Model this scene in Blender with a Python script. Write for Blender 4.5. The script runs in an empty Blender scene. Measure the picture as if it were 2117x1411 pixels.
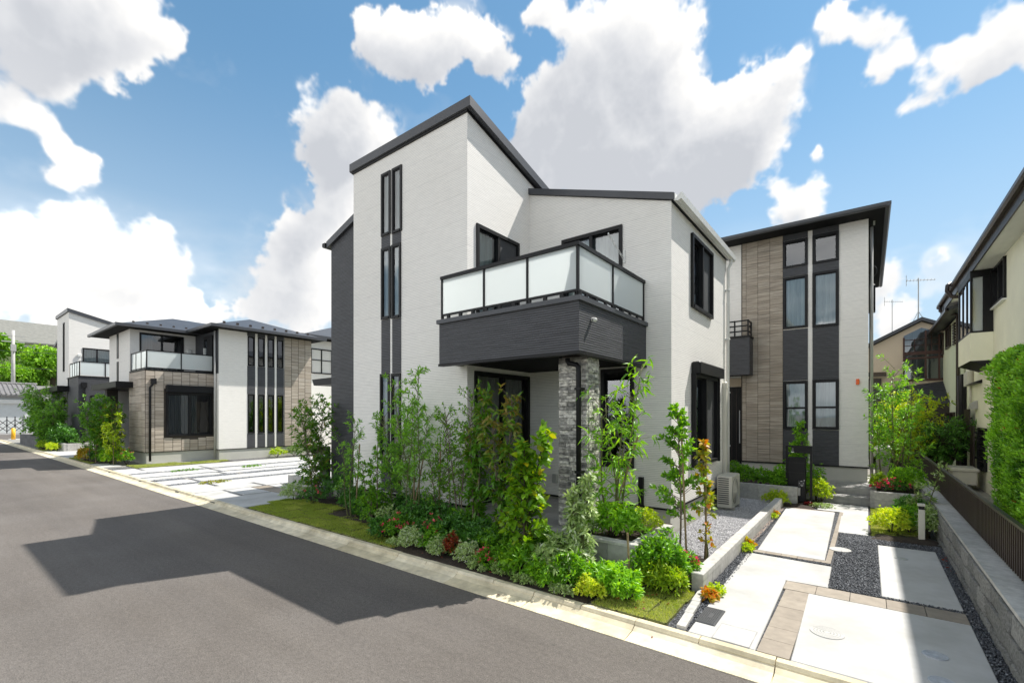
import bpy, math, random
import numpy as np
from mathutils import Vector
R = math.radians
rnd = random.Random(7)
S = bpy.context.scene
COL = S.collection

# ------------------------------------------------------------------ camera
CAM_H = 2.1
YAW = R(37.694)
cd = bpy.data.cameras.new('camera')
cam = bpy.data.objects.new('camera', cd)
COL.objects.link(cam)
cam.location = (0, 0, CAM_H)
cam.rotation_euler = (R(90), 0, YAW)
cd.sensor_width = 36.0
cd.lens = 16.208
cd.shift_y = 0.07204
cd.clip_start = 0.05
cd.clip_end = 3000
S.camera = cam

# ------------------------------------------------------------------ light, sky, exposure
S.view_settings.view_transform = 'Standard'
S.view_settings.look = 'None'
S.view_settings.gamma = 1.0
S.view_settings.use_curve_mapping = False
S.view_settings.exposure = 1.36
SUN_DIR = Vector((0.280, 0.620, 1.0)).normalized()      # towards the sun
SUN_EL = math.asin(SUN_DIR.z)
SUN_ROT = math.atan2(SUN_DIR.x, SUN_DIR.y)
sl = bpy.data.lights.new('sun', 'SUN')
sl.energy = 2.7
sl.angle = R(0.6)
sl.color = (1.0, 0.955, 0.89)
so = bpy.data.objects.new('sun', sl)
COL.objects.link(so)
so.rotation_euler = SUN_DIR.to_track_quat('Z', 'Y').to_euler()
so.location = (20, 40, 60)
S.cycles.max_bounces = 8
S.cycles.diffuse_bounces = 4
S.cycles.glossy_bounces = 3
S.cycles.transmission_bounces = 4
S.cycles.transparent_max_bounces = 12
S.cycles.caustics_reflective = False
S.cycles.caustics_refractive = False
S.cycles.sample_clamp_indirect = 6.0
S.cycles.use_denoising = True

# clouds: cumulus heaps given as centres on the sky (azimuth from +Y to the left, elevation, radius, all in degrees),
# broken up by fractal noise and shaded by how much cloud lies between each point and the sun
CLOUDS = [(25.8,36.8,4.9,1), (20.7,36.7,4.1,1), (30.4,35.2,4.5,1), (17.5,32.9,4.1,1), (34.0,33.1,4.3,0.9), (23.5,32.2,7.2,1), (13.8,30.3,4.3,0.9), (30.4,30.6,5.3,0.9), (18.5,28.5,6.5,0.9), (11.4,27.3,3.6,0.8), (36.4,31.7,2.8,0.8), (26.9,27.9,5.6,0.7), (21.8,26.2,5.6,0.55), (13.8,26.0,4.4,0.6), (9.9,27.8,2.1,0.7), (59.1,30.1,3.3,1), (55.9,29.1,3.6,1), (60.9,27.6,2.2,0.9), (58.3,25.6,3.3,0.9), (52.9,29.9,2.3,0.7), (63.1,19.2,2.4,0.9), (60.4,22.0,3.1,0.8), (63.6,15.7,3.9,0.9), (60.9,13.4,4.1,0.8), (66.2,12.9,2.6,0.8), (61.4,17.7,3.4,0.9), (63.4,11.6,4.5,0.5), (56.7,31.5,1.8,0.7), (43.6,38.9,3.5,0.9), (49.5,37.5,2.9,0.9), (54.0,37.5,2.2,0.8), (40.6,37.3,2.1,0.8), (47.1,36.2,2.1,0.7), (52.9,39.6,1.2,0.6), (55.6,38.9,0.9,0.5), (32.2,41.4,2.3,0.6), (34.6,41.3,1.6,0.5), (84.0,30.3,3.8,0.9), (80.4,32.3,3.6,0.9), (76.6,33.6,2.5,0.9), (74.3,34.2,1.4,0.9), (82.6,28.1,2.4,0.8), (84.9,24.8,1.8,0.8), (83.3,24.0,1.8,0.9), (81.6,21.6,2.1,0.9), (82.6,22.5,1.5,0.7), (80.4,22.2,1.0,0.7), (82.3,19.9,1.0,0.6), (80.4,16.5,2.2,1), (82.6,13.7,3.2,1), (78.7,13.3,3.7,1), (74.9,16.0,2.1,1), (76.2,12.4,3.3,0.9), (84.6,11.7,3.1,0.8), (85.3,15.4,1.8,0.9), (82.3,10.5,5.1,0.7), (77.6,9.9,4.9,0.6), (72.7,13.0,1.1,0.7), (72.3,11.1,1.1,0.7), (71.1,10.3,2.7,0.4), (0.6,34.4,2.1,0.7), (-1.3,33.1,1.6,0.7), (-2.0,31.1,1.5,0.7), (2.9,34.5,1.4,0.6), (-6.3,28.4,2.5,0.8), (-9.3,28.8,2.3,0.9), (-8.7,30.9,1.7,0.9), (-4.7,29.4,1.9,0.7), (-6.0,27.4,1.3,0.6), (-10.1,26.5,1.7,0.7), (-0.9,30.5,1.4,0.5), (6.7,29.3,1.6,0.6), (5.9,21.3,2.5,0.6), (8.1,23.3,1.5,0.6), (4.2,25.2,0.7,0.5), (8.5,32.0,2.3,0.45), (6.3,32.0,1.5,0.4), (6.3,20.5,2.1,0.5), (-1.7,13.4,1.6,1), (-0.2,12.5,2.0,1), (-5.4,13.3,1.4,0.6), (-3.7,10.4,2.6,0.6), (-2.4,9.0,2.4,0.6), (-7.3,12.5,1.4,0.4)]

_tab = np.random.RandomState(3).rand(64 * 64 * 64).astype(np.float32)
def vnoise(p):
    i = np.floor(p).astype(np.int32)
    f = (p - i).astype(np.float32)
    f = f * f * (3 - 2 * f)
    i0 = i & 63
    i1 = (i + 1) & 63
    x0, y0, z0 = i0[..., 0] * 4096, i0[..., 1] * 64, i0[..., 2]
    x1, y1, z1 = i1[..., 0] * 4096, i1[..., 1] * 64, i1[..., 2]
    fx, fy, fz = f[..., 0], f[..., 1], f[..., 2]
    def L(a, b, t): return a + (b - a) * t
    c00 = L(_tab[x0 + y0 + z0], _tab[x1 + y0 + z0], fx)
    c10 = L(_tab[x0 + y1 + z0], _tab[x1 + y1 + z0], fx)
    c01 = L(_tab[x0 + y0 + z1], _tab[x1 + y0 + z1], fx)
    c11 = L(_tab[x0 + y1 + z1], _tab[x1 + y1 + z1], fx)
    return L(L(c00, c10, fy), L(c01, c11, fy), fz)
def fbm(d, freq, octs, gain=0.5, billow=False):
    s = np.zeros(d.shape[:-1], np.float32); a = 1.0; t = 0.0
    for o in range(octs):
        n = vnoise(d * (freq * 2.03 ** o) + 7.3 * o + 20)
        if billow: n = 1 - np.abs(2 * n - 1)
        s += a * n; t += a; a *= gain
    return s / t

def make_sky_image():
    W, Hh = 3072, 1536
    img = np.zeros((Hh, W, 4), np.float32)
    img[..., 3] = 1
    r0 = Hh // 2
    rows = Hh - r0
    ph = -((np.arange(W) + .5) / W - .5) * 2 * math.pi
    th = ((np.arange(r0, Hh) + .5) / Hh - .5) * math.pi
    ct, st = np.cos(th)[:, None], np.sin(th)[:, None]
    d = np.stack([ct * np.cos(ph)[None], ct * np.sin(ph)[None], st + 0 * ph[None]], -1).astype(np.float32)
    warp = np.stack([fbm(d + k * 3.1, 9, 4) - .5 for k in range(3)], -1)
    dw = d + warp * 0.085
    dw /= np.linalg.norm(dw, axis=-1, keepdims=True)
    fld = np.zeros((rows, W), np.float32); und = np.zeros((rows, W), np.float32)
    for az, el, r, w in CLOUDS:
        a = R(90 + az); e = R(el)
        c = np.array([math.cos(e) * math.cos(a), math.cos(e) * math.sin(a), math.sin(e)], np.float32)
        rr = R(r) * 1.40
        cosd = dw @ c
        dist2 = 2 - 2 * cosd
        wg = w * np.clip(1 - dist2 / (rr * rr), 0, 1) ** 2
        fld += wg
        und += wg * np.clip((dw[..., 2] - c[2]) / rr, -1, 1)
    # unseen sky gets broken cumulus too, made thicker to raise the fill light
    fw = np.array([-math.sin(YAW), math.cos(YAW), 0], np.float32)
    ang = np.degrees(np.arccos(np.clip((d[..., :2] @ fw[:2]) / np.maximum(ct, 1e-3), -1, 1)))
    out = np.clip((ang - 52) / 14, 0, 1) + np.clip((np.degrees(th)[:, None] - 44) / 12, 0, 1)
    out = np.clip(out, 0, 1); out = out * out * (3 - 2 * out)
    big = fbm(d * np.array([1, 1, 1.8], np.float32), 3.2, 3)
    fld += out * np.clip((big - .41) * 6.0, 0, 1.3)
    def nz(x): return (x - x.mean()) / x.std()
    low = nz(fbm(dw, 4.5, 3, .5)); mid = nz(fbm(dw, 9, 5, .55, True)); bil = nz(fbm(d + warp * .03, 21, 5, .58, True)); fine = nz(fbm(d, 48, 5, .65))
    fc = 1.25 * fld / (1 + .55 * fld)
    edge_ = 1 / (1 + 1.3 * np.clip(fc, 0, 1) ** 2)
    dens = fc + (.10 * low + .15 * mid + .11 * bil + .085 * fine) * edge_
    soft = .22 + .32 * np.clip(.5 + .5 * nz(fbm(d + 5, 4.5, 3)), 0, 1)
    alpha = np.clip((dens - .225) / soft, 0, 1)
    alpha *= np.clip(fld * 9, 0, 1)
    alpha = alpha * alpha * (3 - 2 * alpha)
    veil = np.clip(.5 + .42 * nz(fbm(d * np.array([1, 1, 2.6], np.float32) + 11, 5, 5, .6)), 0, 1) * np.clip(1 - np.degrees(th)[:, None] / 21, 0, 1) * .85
    wisp = np.clip((nz(fbm(dw + 17, 8, 6, .62)) - .75) * .35, 0, .38) * np.clip(fld * 3 + .15, 0, 1)
    alpha = 1 - (1 - alpha) * (1 - veil * (1 - .3 * alpha)) * (1 - wisp)
    thick = np.clip(dens - .15, 0, 1.0) * alpha
    sx = SUN_DIR
    # optical depth towards the sun: shift the thickness map along the great-circle direction to the sun (row/col steps)
    saz = math.atan2(sx.y, sx.x); 
    colsun = (-saz / (2 * math.pi) + .5) * W
    rowsun = (math.asin(sx.z) / math.pi + .5) * Hh - r0
    acc = np.zeros_like(thick)
    jj = np.arange(W); ii = np.arange(rows)
    dcol = ((colsun - jj + W / 2) % W - W / 2)
    C0, R0 = np.meshgrid(jj, ii)
    DC, DR = np.meshgrid(dcol, (rowsun - ii))
    nrm = np.sqrt(DC ** 2 + DR ** 2) + 1e-3
    ux, uy = DC / nrm, np.abs(DR) / nrm * np.sign(DR)
    uy = uy * .75 + .45                          # clouds are also lit by the sky above them
    for k in range(1, 9):
        s = 7.5 * k
        cc = (C0 + ux * s).astype(np.int32) % W
        rr_ = np.clip((R0 + uy * s).astype(np.int32), 0, rows - 1)
        acc += thick[rr_, cc]
    acc /= 8
    lit = np.exp(-acc * 2.9)
    lit = np.clip((lit - .12) / .62, 0, 1)
    puff = .040 * mid + .030 * bil + .015 * fine
    und = und / (fld + .15)
    bright = .50 + .48 * lit + puff + .38 * np.clip(und, -.7, .4) + .10 * np.exp(-np.clip(dens - .27, 0, 1) * 4)
    bright = bright * (1 - .10 * np.clip(thick - .45, 0, 1))
    hzn = np.clip(1 - np.degrees(th)[:, None] / 16, 0, 1)
    bright = bright * (1 - .5 * hzn) + .80 * .5 * hzn
    # clouds away from the sun show lit faces, boosted out of view for fill light
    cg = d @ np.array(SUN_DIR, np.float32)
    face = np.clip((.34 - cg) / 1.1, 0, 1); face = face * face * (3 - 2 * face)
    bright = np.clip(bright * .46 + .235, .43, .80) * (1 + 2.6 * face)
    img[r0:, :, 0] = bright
    img[r0:, :, 1] = alpha * np.clip((np.degrees(th)[:, None] + 1) / 5, 0.3, 1)
    img[r0:, :, 2] = lit
    im = bpy.data.images.new('cloud_cover', W, Hh, float_buffer=True, alpha=False)
    im.colorspace_settings.name = 'Non-Color'
    im.pixels.foreach_set(img.ravel())
    im.update()
    im.pack()
    return im

w = bpy.data.worlds.new('World')
S.world = w
w.use_nodes = True
nt = w.node_tree
nt.nodes.clear()
wo = nt.nodes.new('ShaderNodeOutputWorld')
bg = nt.nodes.new('ShaderNodeBackground')
sky = nt.nodes.new('ShaderNodeTexSky')
sky.sky_type = 'NISHITA'
sky.sun_disc = False
sky.sun_elevation = SUN_EL
sky.sun_rotation = SUN_ROT
sky.air_density = 1.0
sky.dust_density = 0.15
sky.ozone_density = 1.6
tc = nt.nodes.new('ShaderNodeTexCoord')
env = nt.nodes.new('ShaderNodeTexEnvironment')
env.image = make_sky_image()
env.interpolation = 'Cubic'
sep = nt.nodes.new('ShaderNodeSeparateColor')
ramp = nt.nodes.new('ShaderNodeMix'); ramp.data_type = 'RGBA'
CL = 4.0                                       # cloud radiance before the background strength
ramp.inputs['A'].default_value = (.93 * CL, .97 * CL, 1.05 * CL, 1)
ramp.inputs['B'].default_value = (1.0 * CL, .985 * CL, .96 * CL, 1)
cmul = nt.nodes.new('ShaderNodeVectorMath'); cmul.operation = 'SCALE'
mx = nt.nodes.new('ShaderNodeMix'); mx.data_type = 'RGBA'
mr = nt.nodes.new('ShaderNodeMapRange')
mr.inputs['From Min'].default_value = .40
mr.inputs['From Max'].default_value = .70
nt.links.new(tc.outputs['Generated'], env.inputs['Vector'])
nt.links.new(env.outputs['Color'], sep.inputs['Color'])
nt.links.new(sep.outputs['Red'], mr.inputs['Value'])
nt.links.new(mr.outputs['Result'], ramp.inputs['Factor'])
SKY_GAIN = (0.39, 0.59, 0.665)
gain = nt.nodes.new('ShaderNodeMix'); gain.data_type = 'RGBA'; gain.blend_type = 'MULTIPLY'
gain.inputs['Factor'].default_value = 1
gain.inputs['B'].default_value = (*SKY_GAIN, 1)
gam = nt.nodes.new('ShaderNodeGamma'); gam.inputs['Gamma'].default_value = .7
nt.links.new(sky.outputs['Color'], gam.inputs['Color'])
nt.links.new(gam.outputs['Color'], gain.inputs['A'])
sxyz = nt.nodes.new('ShaderNodeSeparateXYZ')
hz = nt.nodes.new('ShaderNodeMapRange')
hz.interpolation_type = 'SMOOTHSTEP'
hz.inputs['From Min'].default_value = 0.62
hz.inputs['From Max'].default_value = -0.10
hz.inputs['To Max'].default_value = 0.92
hmix = nt.nodes.new('ShaderNodeMix'); hmix.data_type = 'RGBA'
hmix.inputs['B'].default_value = (1.75, 2.05, 2.35, 1)
nt.links.new(tc.outputs['Generated'], sxyz.inputs['Vector'])
nt.links.new(sxyz.outputs['Z'], hz.inputs['Value'])
nt.links.new(hz.outputs['Result'], hmix.inputs['Factor'])
nt.links.new(gain.outputs['Result'], hmix.inputs['A'])
nt.links.new(hmix.outputs['Result'], mx.inputs['A'])
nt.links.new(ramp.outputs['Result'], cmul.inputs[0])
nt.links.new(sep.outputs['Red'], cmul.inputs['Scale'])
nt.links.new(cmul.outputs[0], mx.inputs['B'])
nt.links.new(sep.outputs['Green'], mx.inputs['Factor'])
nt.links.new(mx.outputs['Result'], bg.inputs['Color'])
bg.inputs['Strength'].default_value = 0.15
nt.links.new(bg.outputs['Background'], wo.inputs['Surface'])
w.cycles.sampling_method = 'MANUAL'
w.cycles.sample_map_resolution = 1024

# ------------------------------------------------------------------ helpers
ORG = {}
class MB:
    def __init__(s): s.v = []; s.f = []
    def poly(s, pts):
        n = len(s.v); s.v += [tuple(p) for p in pts]; s.f.append(tuple(range(n, n + len(pts)))); return s
    def box(s, x0, x1, y0, y1, z0, z1):
        n = len(s.v)
        s.v += [(x0,y0,z0),(x1,y0,z0),(x1,y1,z0),(x0,y1,z0),(x0,y0,z1),(x1,y0,z1),(x1,y1,z1),(x0,y1,z1)]
        s.f += [(n,n+3,n+2,n+1),(n+4,n+5,n+6,n+7),(n,n+1,n+5,n+4),(n+1,n+2,n+6,n+5),(n+2,n+3,n+7,n+6),(n+3,n,n+4,n+7)]
        return s
    def cbox(s, x0, x1, y0, y1, z0, z1, c):
        """box with chamfered top and vertical edges"""
        def ring(i, z):
            a, b, e, f = x0 + i, x1 - i, y0 + i, y1 - i
            return [(a+c,e,z),(b-c,e,z),(b,e+c,z),(b,f-c,z),(b-c,f,z),(a+c,f,z),(a,f-c,z),(a,e+c,z)]
        n = len(s.v)
        s.v += ring(0, z0) + ring(0, z1 - c) + ring(c, z1)
        for k in range(2):
            for i in range(8):
                j = (i + 1) % 8
                s.f.append((n+k*8+i, n+k*8+j, n+k*8+8+j, n+k*8+8+i))
        s.f.append(tuple(n + 16 + i for i in range(8)))
        s.f.append(tuple(n + 7 - i for i in range(8)))
        return s
    def prism(s, pts, vec):
        """closed polygon pts (3D) extruded along vec"""
        n = len(s.v); k = len(pts); vx = Vector(vec)
        s.v += [tuple(p) for p in pts] + [tuple(Vector(p) + vx) for p in pts]
        s.f.append(tuple(range(n + k - 1, n - 1, -1))); s.f.append(tuple(range(n + k, n + 2 * k)))
        for i in range(k):
            j = (i + 1) % k
            s.f.append((n + i, n + j, n + k + j, n + k + i))
        return s
    def tube(s, pts, r, sides=6, cap=True):
        pts = [Vector(p) for p in pts]; m = len(pts)
        rs = r if isinstance(r, (list, tuple)) else [r] * m
        n = len(s.v)
        up = None
        for i, p in enumerate(pts):
            t = (pts[min(i + 1, m - 1)] - pts[max(i - 1, 0)]).normalized()
            if up is None:
                up = Vector((0, 0, 1)) if abs(t.z) < .9 else Vector((1, 0, 0))
            a = t.cross(up).normalized(); b = a.cross(t).normalized(); up = b
            for k in range(sides):
                q = 2 * math.pi * k / sides
                s.v.append(tuple(p + (a * math.cos(q) + b * math.sin(q)) * rs[i]))
        for i in range(m - 1):
            for k in range(sides):
                k2 = (k + 1) % sides
                s.f.append((n+i*sides+k, n+i*sides+k2, n+(i+1)*sides+k2, n+(i+1)*sides+k))
        if cap:
            s.f.append(tuple(n + k for k in range(sides - 1, -1, -1)))
            s.f.append(tuple(n + (m - 1) * sides + k for k in range(sides)))
        return s
    def build(s, name, mat, parent=None, smooth=False, **kw):
        me = bpy.data.meshes.new(name)
        o0 = ORG.get(parent, (0, 0, 0)) if parent else (0, 0, 0)
        if parent and any(o0): v = [(a - o0[0], b - o0[1], c - o0[2]) for a, b, c in s.v]
        else: v = s.v
        me.from_pydata(v, [], s.f)
        if smooth:
            me.polygons.foreach_set('use_smooth', [True] * len(me.polygons))
        if mat: me.materials.append(mat)
        o = bpy.data.objects.new(name, me); COL.objects.link(o)
        if parent: o.parent = parent; ORG[o] = o0
        tag(o, **kw)
        return o

def tag(o, label=None, cat=None, group=None, kind=None):
    if label: o['label'] = label
    if cat: o['category'] = cat
    if group: o['group'] = group
    if kind: o['kind'] = kind
    return o
def thing(name, label, cat, loc=(0, 0, 0), group=None, kind=None):
    o = bpy.data.objects.new(name, None); COL.objects.link(o)
    o.location = loc; o.empty_display_size = .2
    ORG[o] = tuple(loc)
    return tag(o, label, cat, group, kind)
def box(name, mat, parent, x0, x1, y0, y1, z0, z1, **kw):
    return MB().box(x0, x1, y0, y1, z0, z1).build(name, mat, parent, **kw)
def piece(name, mesh, parent, loc, scale, rotz=0.0, **kw):
    """one object sharing the unit mesh, scaled to its size"""
    o = bpy.data.objects.new(name, mesh); COL.objects.link(o)
    o0 = ORG.get(parent, (0, 0, 0)) if parent else (0, 0, 0)
    o.location = (loc[0] - o0[0], loc[1] - o0[1], loc[2] - o0[2])
    o.scale = scale; o.rotation_euler = (0, 0, rotz)
    if parent: o.parent = parent; ORG[o] = o0
    tag(o, **kw)
    return o
def unit_mesh(name, mat, c=.03, jitter=0.0, seed=1):
    """unit block, base at z=0, front towards -Y with a chamfered, slightly uneven face"""
    rr = random.Random(seed)
    j = lambda: rr.uniform(-jitter, jitter)
    v = [(-.5, .5, 0), (.5, .5, 0), (.5, .5, 1), (-.5, .5, 1),
         (-.5, -.5 + c * 2, 0), (.5, -.5 + c * 2, 0), (.5, -.5 + c * 2, 1), (-.5, -.5 + c * 2, 1),
         (-.5 + c, -.5 + j(), c), (.5 - c, -.5 + j(), c), (.5 - c, -.5 + j(), 1 - c), (-.5 + c, -.5 + j(), 1 - c), (j() * .3, -.5 - abs(j()), .5 + j())]
    f = [(1, 0, 3, 2), (0, 1, 5, 4), (1, 2, 6, 5), (2, 3, 7, 6), (3, 0, 4, 7), (4, 5, 9, 8), (5, 6, 10, 9), (6, 7, 11, 10), (7, 4, 8, 11),
         (8, 9, 12), (9, 10, 12), (10, 11, 12), (11, 8, 12)]
    me = bpy.data.meshes.new(name); me.from_pydata(v, [], f); me.materials.append(mat)
    return me
def np_mesh(name, V, F, mat, parent=None, tint=None, smooth=False, **kw):
    """big mesh from numpy arrays; F is (n,k)"""
    o0 = ORG.get(parent, (0, 0, 0)) if parent else (0, 0, 0)
    V = np.asarray(V, np.float32) - np.array(o0, np.float32)
    F = np.asarray(F, np.int32)
    n, k = F.shape
    me = bpy.data.meshes.new(name)
    me.vertices.add(len(V)); me.vertices.foreach_set('co', V.ravel())
    me.loops.add(n * k); me.loops.foreach_set('vertex_index', F.ravel())
    me.polygons.add(n)
    me.polygons.foreach_set('loop_start', np.arange(0, n * k, k, dtype=np.int32))
    me.polygons.foreach_set('loop_total', np.full(n, k, np.int32))
    if smooth: me.polygons.foreach_set('use_smooth', np.ones(n, bool))
    if tint is not None:
        a = me.attributes.new('tint', 'FLOAT', 'FACE'); a.data.foreach_set('value', np.asarray(tint, np.float32))
    me.update(calc_edges=True)
    if mat: me.materials.append(mat)
    o = bpy.data.objects.new(name, me); COL.objects.link(o)
    if parent: o.parent = parent; ORG[o] = o0
    tag(o, **kw)
    return o

# ------------------------------------------------------------------ materials
def mat(name):
    m = bpy.data.materials.new(name); m.use_nodes = True
    n = m.node_tree.nodes; l = m.node_tree.links
    return m, n, l, n['Principled BSDF']
def N(n, t, **kw):
    x = n.new(t)
    for k, v in kw.items(): setattr(x, k, v)
    return x
def ramp2(n, l, fac, c0, c1, p0=0., p1=1.):
    r = N(n, 'ShaderNodeValToRGB')
    r.color_ramp.elements[0].color = (*c0, 1); r.color_ramp.elements[1].color = (*c1, 1)
    r.color_ramp.elements[0].position = p0; r.color_ramp.elements[1].position = p1
    l.new(fac, r.inputs['Fac']); return r.outputs['Color']
def noise(n, l, scale, detail=3, rough=.55, vec=None, stretch=None):
    t = N(n, 'ShaderNodeTexNoise'); t.inputs['Scale'].default_value = scale
    t.inputs['Detail'].default_value = detail; t.inputs['Roughness'].default_value = rough
    if vec is None:
        g = N(n, 'ShaderNodeNewGeometry'); vec = g.outputs['Position']
    if stretch:
        mp = N(n, 'ShaderNodeMapping'); mp.inputs['Scale'].default_value = stretch
        l.new(vec, mp.inputs['Vector']); vec = mp.outputs['Vector']
    l.new(vec, t.inputs['Vector'])
    return t.outputs['Fac']
def mixc(n, l, fac, a, b, mode='MIX'):
    x = N(n, 'ShaderNodeMix', data_type='RGBA', blend_type=mode)
    for s, v in (('Factor', fac), ('A', a), ('B', b)):
        if isinstance(v, (int, float)): x.inputs[s].default_value = v
        elif isinstance(v, tuple): x.inputs[s].default_value = (*v, 1)
        else: l.new(v, x.inputs[s])
    return x.outputs['Result']
def bump(n, l, b, h, strength=.3, dist=.01, prev=None):
    x = N(n, 'ShaderNodeBump'); x.inputs['Strength'].default_value = strength; x.inputs['Distance'].default_value = dist
    l.new(h, x.inputs['Height'])
    if prev is not None: l.new(prev, x.inputs['Normal'])
    l.new(x.outputs['Normal'], b.inputs['Normal']); return x.outputs['Normal']
def mathn(n, l, op, a, b=None):
    x = N(n, 'ShaderNodeMath', operation=op)
    for i, v in enumerate((a, b)):
        if v is None: continue
        if isinstance(v, (int, float)): x.inputs[i].default_value = v
        else: l.new(v, x.inputs[i])
    return x.outputs[0]

def wall_uv(n, l):
    """(x+y, z): runs along any wall that is square to the axes"""
    g = N(n, 'ShaderNodeNewGeometry'); s = N(n, 'ShaderNodeSeparateXYZ'); l.new(g.outputs['Position'], s.inputs[0])
    c = N(n, 'ShaderNodeCombineXYZ')
    l.new(mathn(n, l, 'ADD', s.outputs[0], s.outputs[1]), c.inputs[0]); l.new(s.outputs[2], c.inputs[1])
    return c.outputs[0], g.outputs['Position']
def siding(name, c, rib=.030, length=.45, strength=.9, rough=.75, mortar=.72, dist=.006, var=.05):
    """fine split-rib fibre-cement siding: long shallow ribs that start and stop at random"""
    m, n, l, b = mat(name)
    uv, pos = wall_uv(n, l)
    rib1 = noise(n, l, 1, 2, .5, uv, (1.3 / length, 1.05 / rib, 1))
    rib2 = noise(n, l, 1, 2, .6, uv, (5 / length, 2.2 / rib, 1))
    sx = N(n, 'ShaderNodeSeparateXYZ'); l.new(uv, sx.inputs[0])
    row = mathn(n, l, 'ABSOLUTE', mathn(n, l, 'SUBTRACT', mathn(n, l, 'FRACT', mathn(n, l, 'DIVIDE', sx.outputs[1], rib)), .5))
    h = mathn(n, l, 'ADD', mathn(n, l, 'MULTIPLY', rib1, .55), mathn(n, l, 'ADD', mathn(n, l, 'MULTIPLY', rib2, .4), mathn(n, l, 'MULTIPLY', row, -1.15)))
    seam = mathn(n, l, 'LESS_THAN', mathn(n, l, 'FRACT', mathn(n, l, 'DIVIDE', sx.outputs[1], .455)), .014)
    big = noise(n, l, .6, 3, .5, pos)
    col = mixc(n, l, 1.0, c, ramp2(n, l, h, (mortar,) * 3, (1 + var,) * 3, -.12, .42), 'MULTIPLY')
    col = mixc(n, l, .35, col, ramp2(n, l, big, (.9, .89, .87), (1.04, 1.04, 1.04), .3, .7), 'MULTIPLY')
    col = mixc(n, l, mathn(n, l, 'MULTIPLY', seam, .35), col, mixc(n, l, 1., col, (.5, .5, .5), 'MULTIPLY'))
    l.new(col, b.inputs['Base Color']); b.inputs['Roughness'].default_value = rough
    bump(n, l, b, h, strength, dist)
    return m
def plain(name, c, rough=.6, metal=0., var=.12, scale=3., bumps=0., bscale=60., spec=.5):
    m, n, l, b = mat(name)
    nz = noise(n, l, scale, 4, .6)
    l.new(mixc(n, l, 1., c, ramp2(n, l, nz, (1 - var,) * 3, (1 + var,) * 3, .3, .7), 'MULTIPLY'), b.inputs['Base Color'])
    b.inputs['Roughness'].default_value = rough; b.inputs['Metallic'].default_value = metal
    b.inputs['Specular IOR Level'].default_value = spec
    if bumps: bump(n, l, b, noise(n, l, bscale, 4, .6), bumps, .01)
    return m
def random_tint(name, c0, c1, rough=.8, grain=(6, 6, 60), gamt=.25, bumps=.3, bscale=40, dist=.006, stain=0.):
    """pieces that differ one from the next"""
    m, n, l, b = mat(name)
    oi = N(n, 'ShaderNodeObjectInfo')
    g = N(n, 'ShaderNodeNewGeometry')
    col = ramp2(n, l, oi.outputs['Random'], c0, c1)
    nz = noise(n, l, 1, 4, .6, g.outputs['Position'], grain)
    col = mixc(n, l, 1., col, ramp2(n, l, nz, (1 - gamt,) * 3, (1 + gamt,) * 3, .32, .68), 'MULTIPLY')
    if stain:
        sz = noise(n, l, 1.6, 5, .65, g.outputs['Position'])
        col = mixc(n, l, stain, col, ramp2(n, l, sz, (.55, .52, .44), (1.1, 1.1, 1.1), .35, .6), 'MULTIPLY')
    l.new(col, b.inputs['Base Color']); b.inputs['Roughness'].default_value = rough
    bump(n, l, b, mathn(n, l, 'ADD', nz, noise(n, l, bscale, 4, .6, g.outputs['Position'])), bumps, dist)
    return m
M = {}
M['white'] = siding('white_siding', (.89, .865, .82), rib=.030, length=.30, strength=.30, var=.03, mortar=.80)
M['dark'] = siding('charcoal_siding', (.062, .064, .072), rib=.032, length=.5, strength=.8, mortar=.35, var=.35, rough=.6)
M['darkwood'] = siding('dark_brown_siding', (.055, .045, .038), rib=.04, strength=.8, mortar=.5, var=.2)
M['cream'] = plain('cream_render', (.87, .85, .68), .85, 0, .06, 1.2, .25, 90)
M['beige'] = plain('beige_render', (.60, .50, .38), .85, 0, .05, 1, .25, 90)
M['found'] = plain('foundation_mortar', (.52, .51, .46), .85, 0, .08, 1.5, .2, 50)
M['black'] = plain('black_metal', (.010, .010, .011), .45, 0, .15, 6, spec=.25)
M['roof'] = plain('charcoal_roof_metal', (.055, .058, .066), .42, .0, .12, 2)
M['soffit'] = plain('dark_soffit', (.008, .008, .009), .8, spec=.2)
M['whitesoffit'] = plain('white_soffit', (.74, .74, .70), .8, 0, .04)
M['whiteplastic'] = plain('white_plastic', (.72, .72, .69), .45, 0, .05)
M['greyplastic'] = plain('grey_plastic', (.42, .42, .40), .5, 0, .08)
M['ac'] = plain('ivory_paint', (.62, .60, .52), .45, 0, .05)
M['brownmetal'] = plain('dark_brown_metal', (.035, .022, .016), .4, 0, .15, 5)
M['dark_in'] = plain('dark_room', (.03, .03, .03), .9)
M['orange'] = plain('orange_plastic', (.85, .13, .01), .4, 0, .05)
M['yellow'] = plain('yellow_paint', (.80, .42, .01), .45, 0, .06)
M['blue'] = plain('blue_plastic', (.02, .16, .45), .45)
M['tile'] = random_tint('taupe_tile', (.305, .258, .205), (.385, .335, .275), .75, (1.5, 1.5, 42), .42, .5, 60, .006)
M['tileB'] = random_tint('light_taupe_tile', (.39, .33, .265), (.46, .40, .335), .75, (1., 1., 26), .30, .4, 60, .006)
M['tileback'] = plain('tile_joint', (.06, .05, .042), .9)
M['stone'] = random_tint('split_stone', (.18, .176, .165), (.66, .635, .58), .85, (14, 14, 24), .6, .8, 50, .02)
M['block'] = random_tint('split_face_block', (.22, .22, .212), (.36, .355, .34), .9, (40, 40, 40), .45, .9, 120, .02, .25)
M['cblock'] = random_tint('smooth_grey_block', (.40, .395, .375), (.52, .51, .485), .85, (14, 14, 14), .16, .3, 90, .006, .3)
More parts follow.
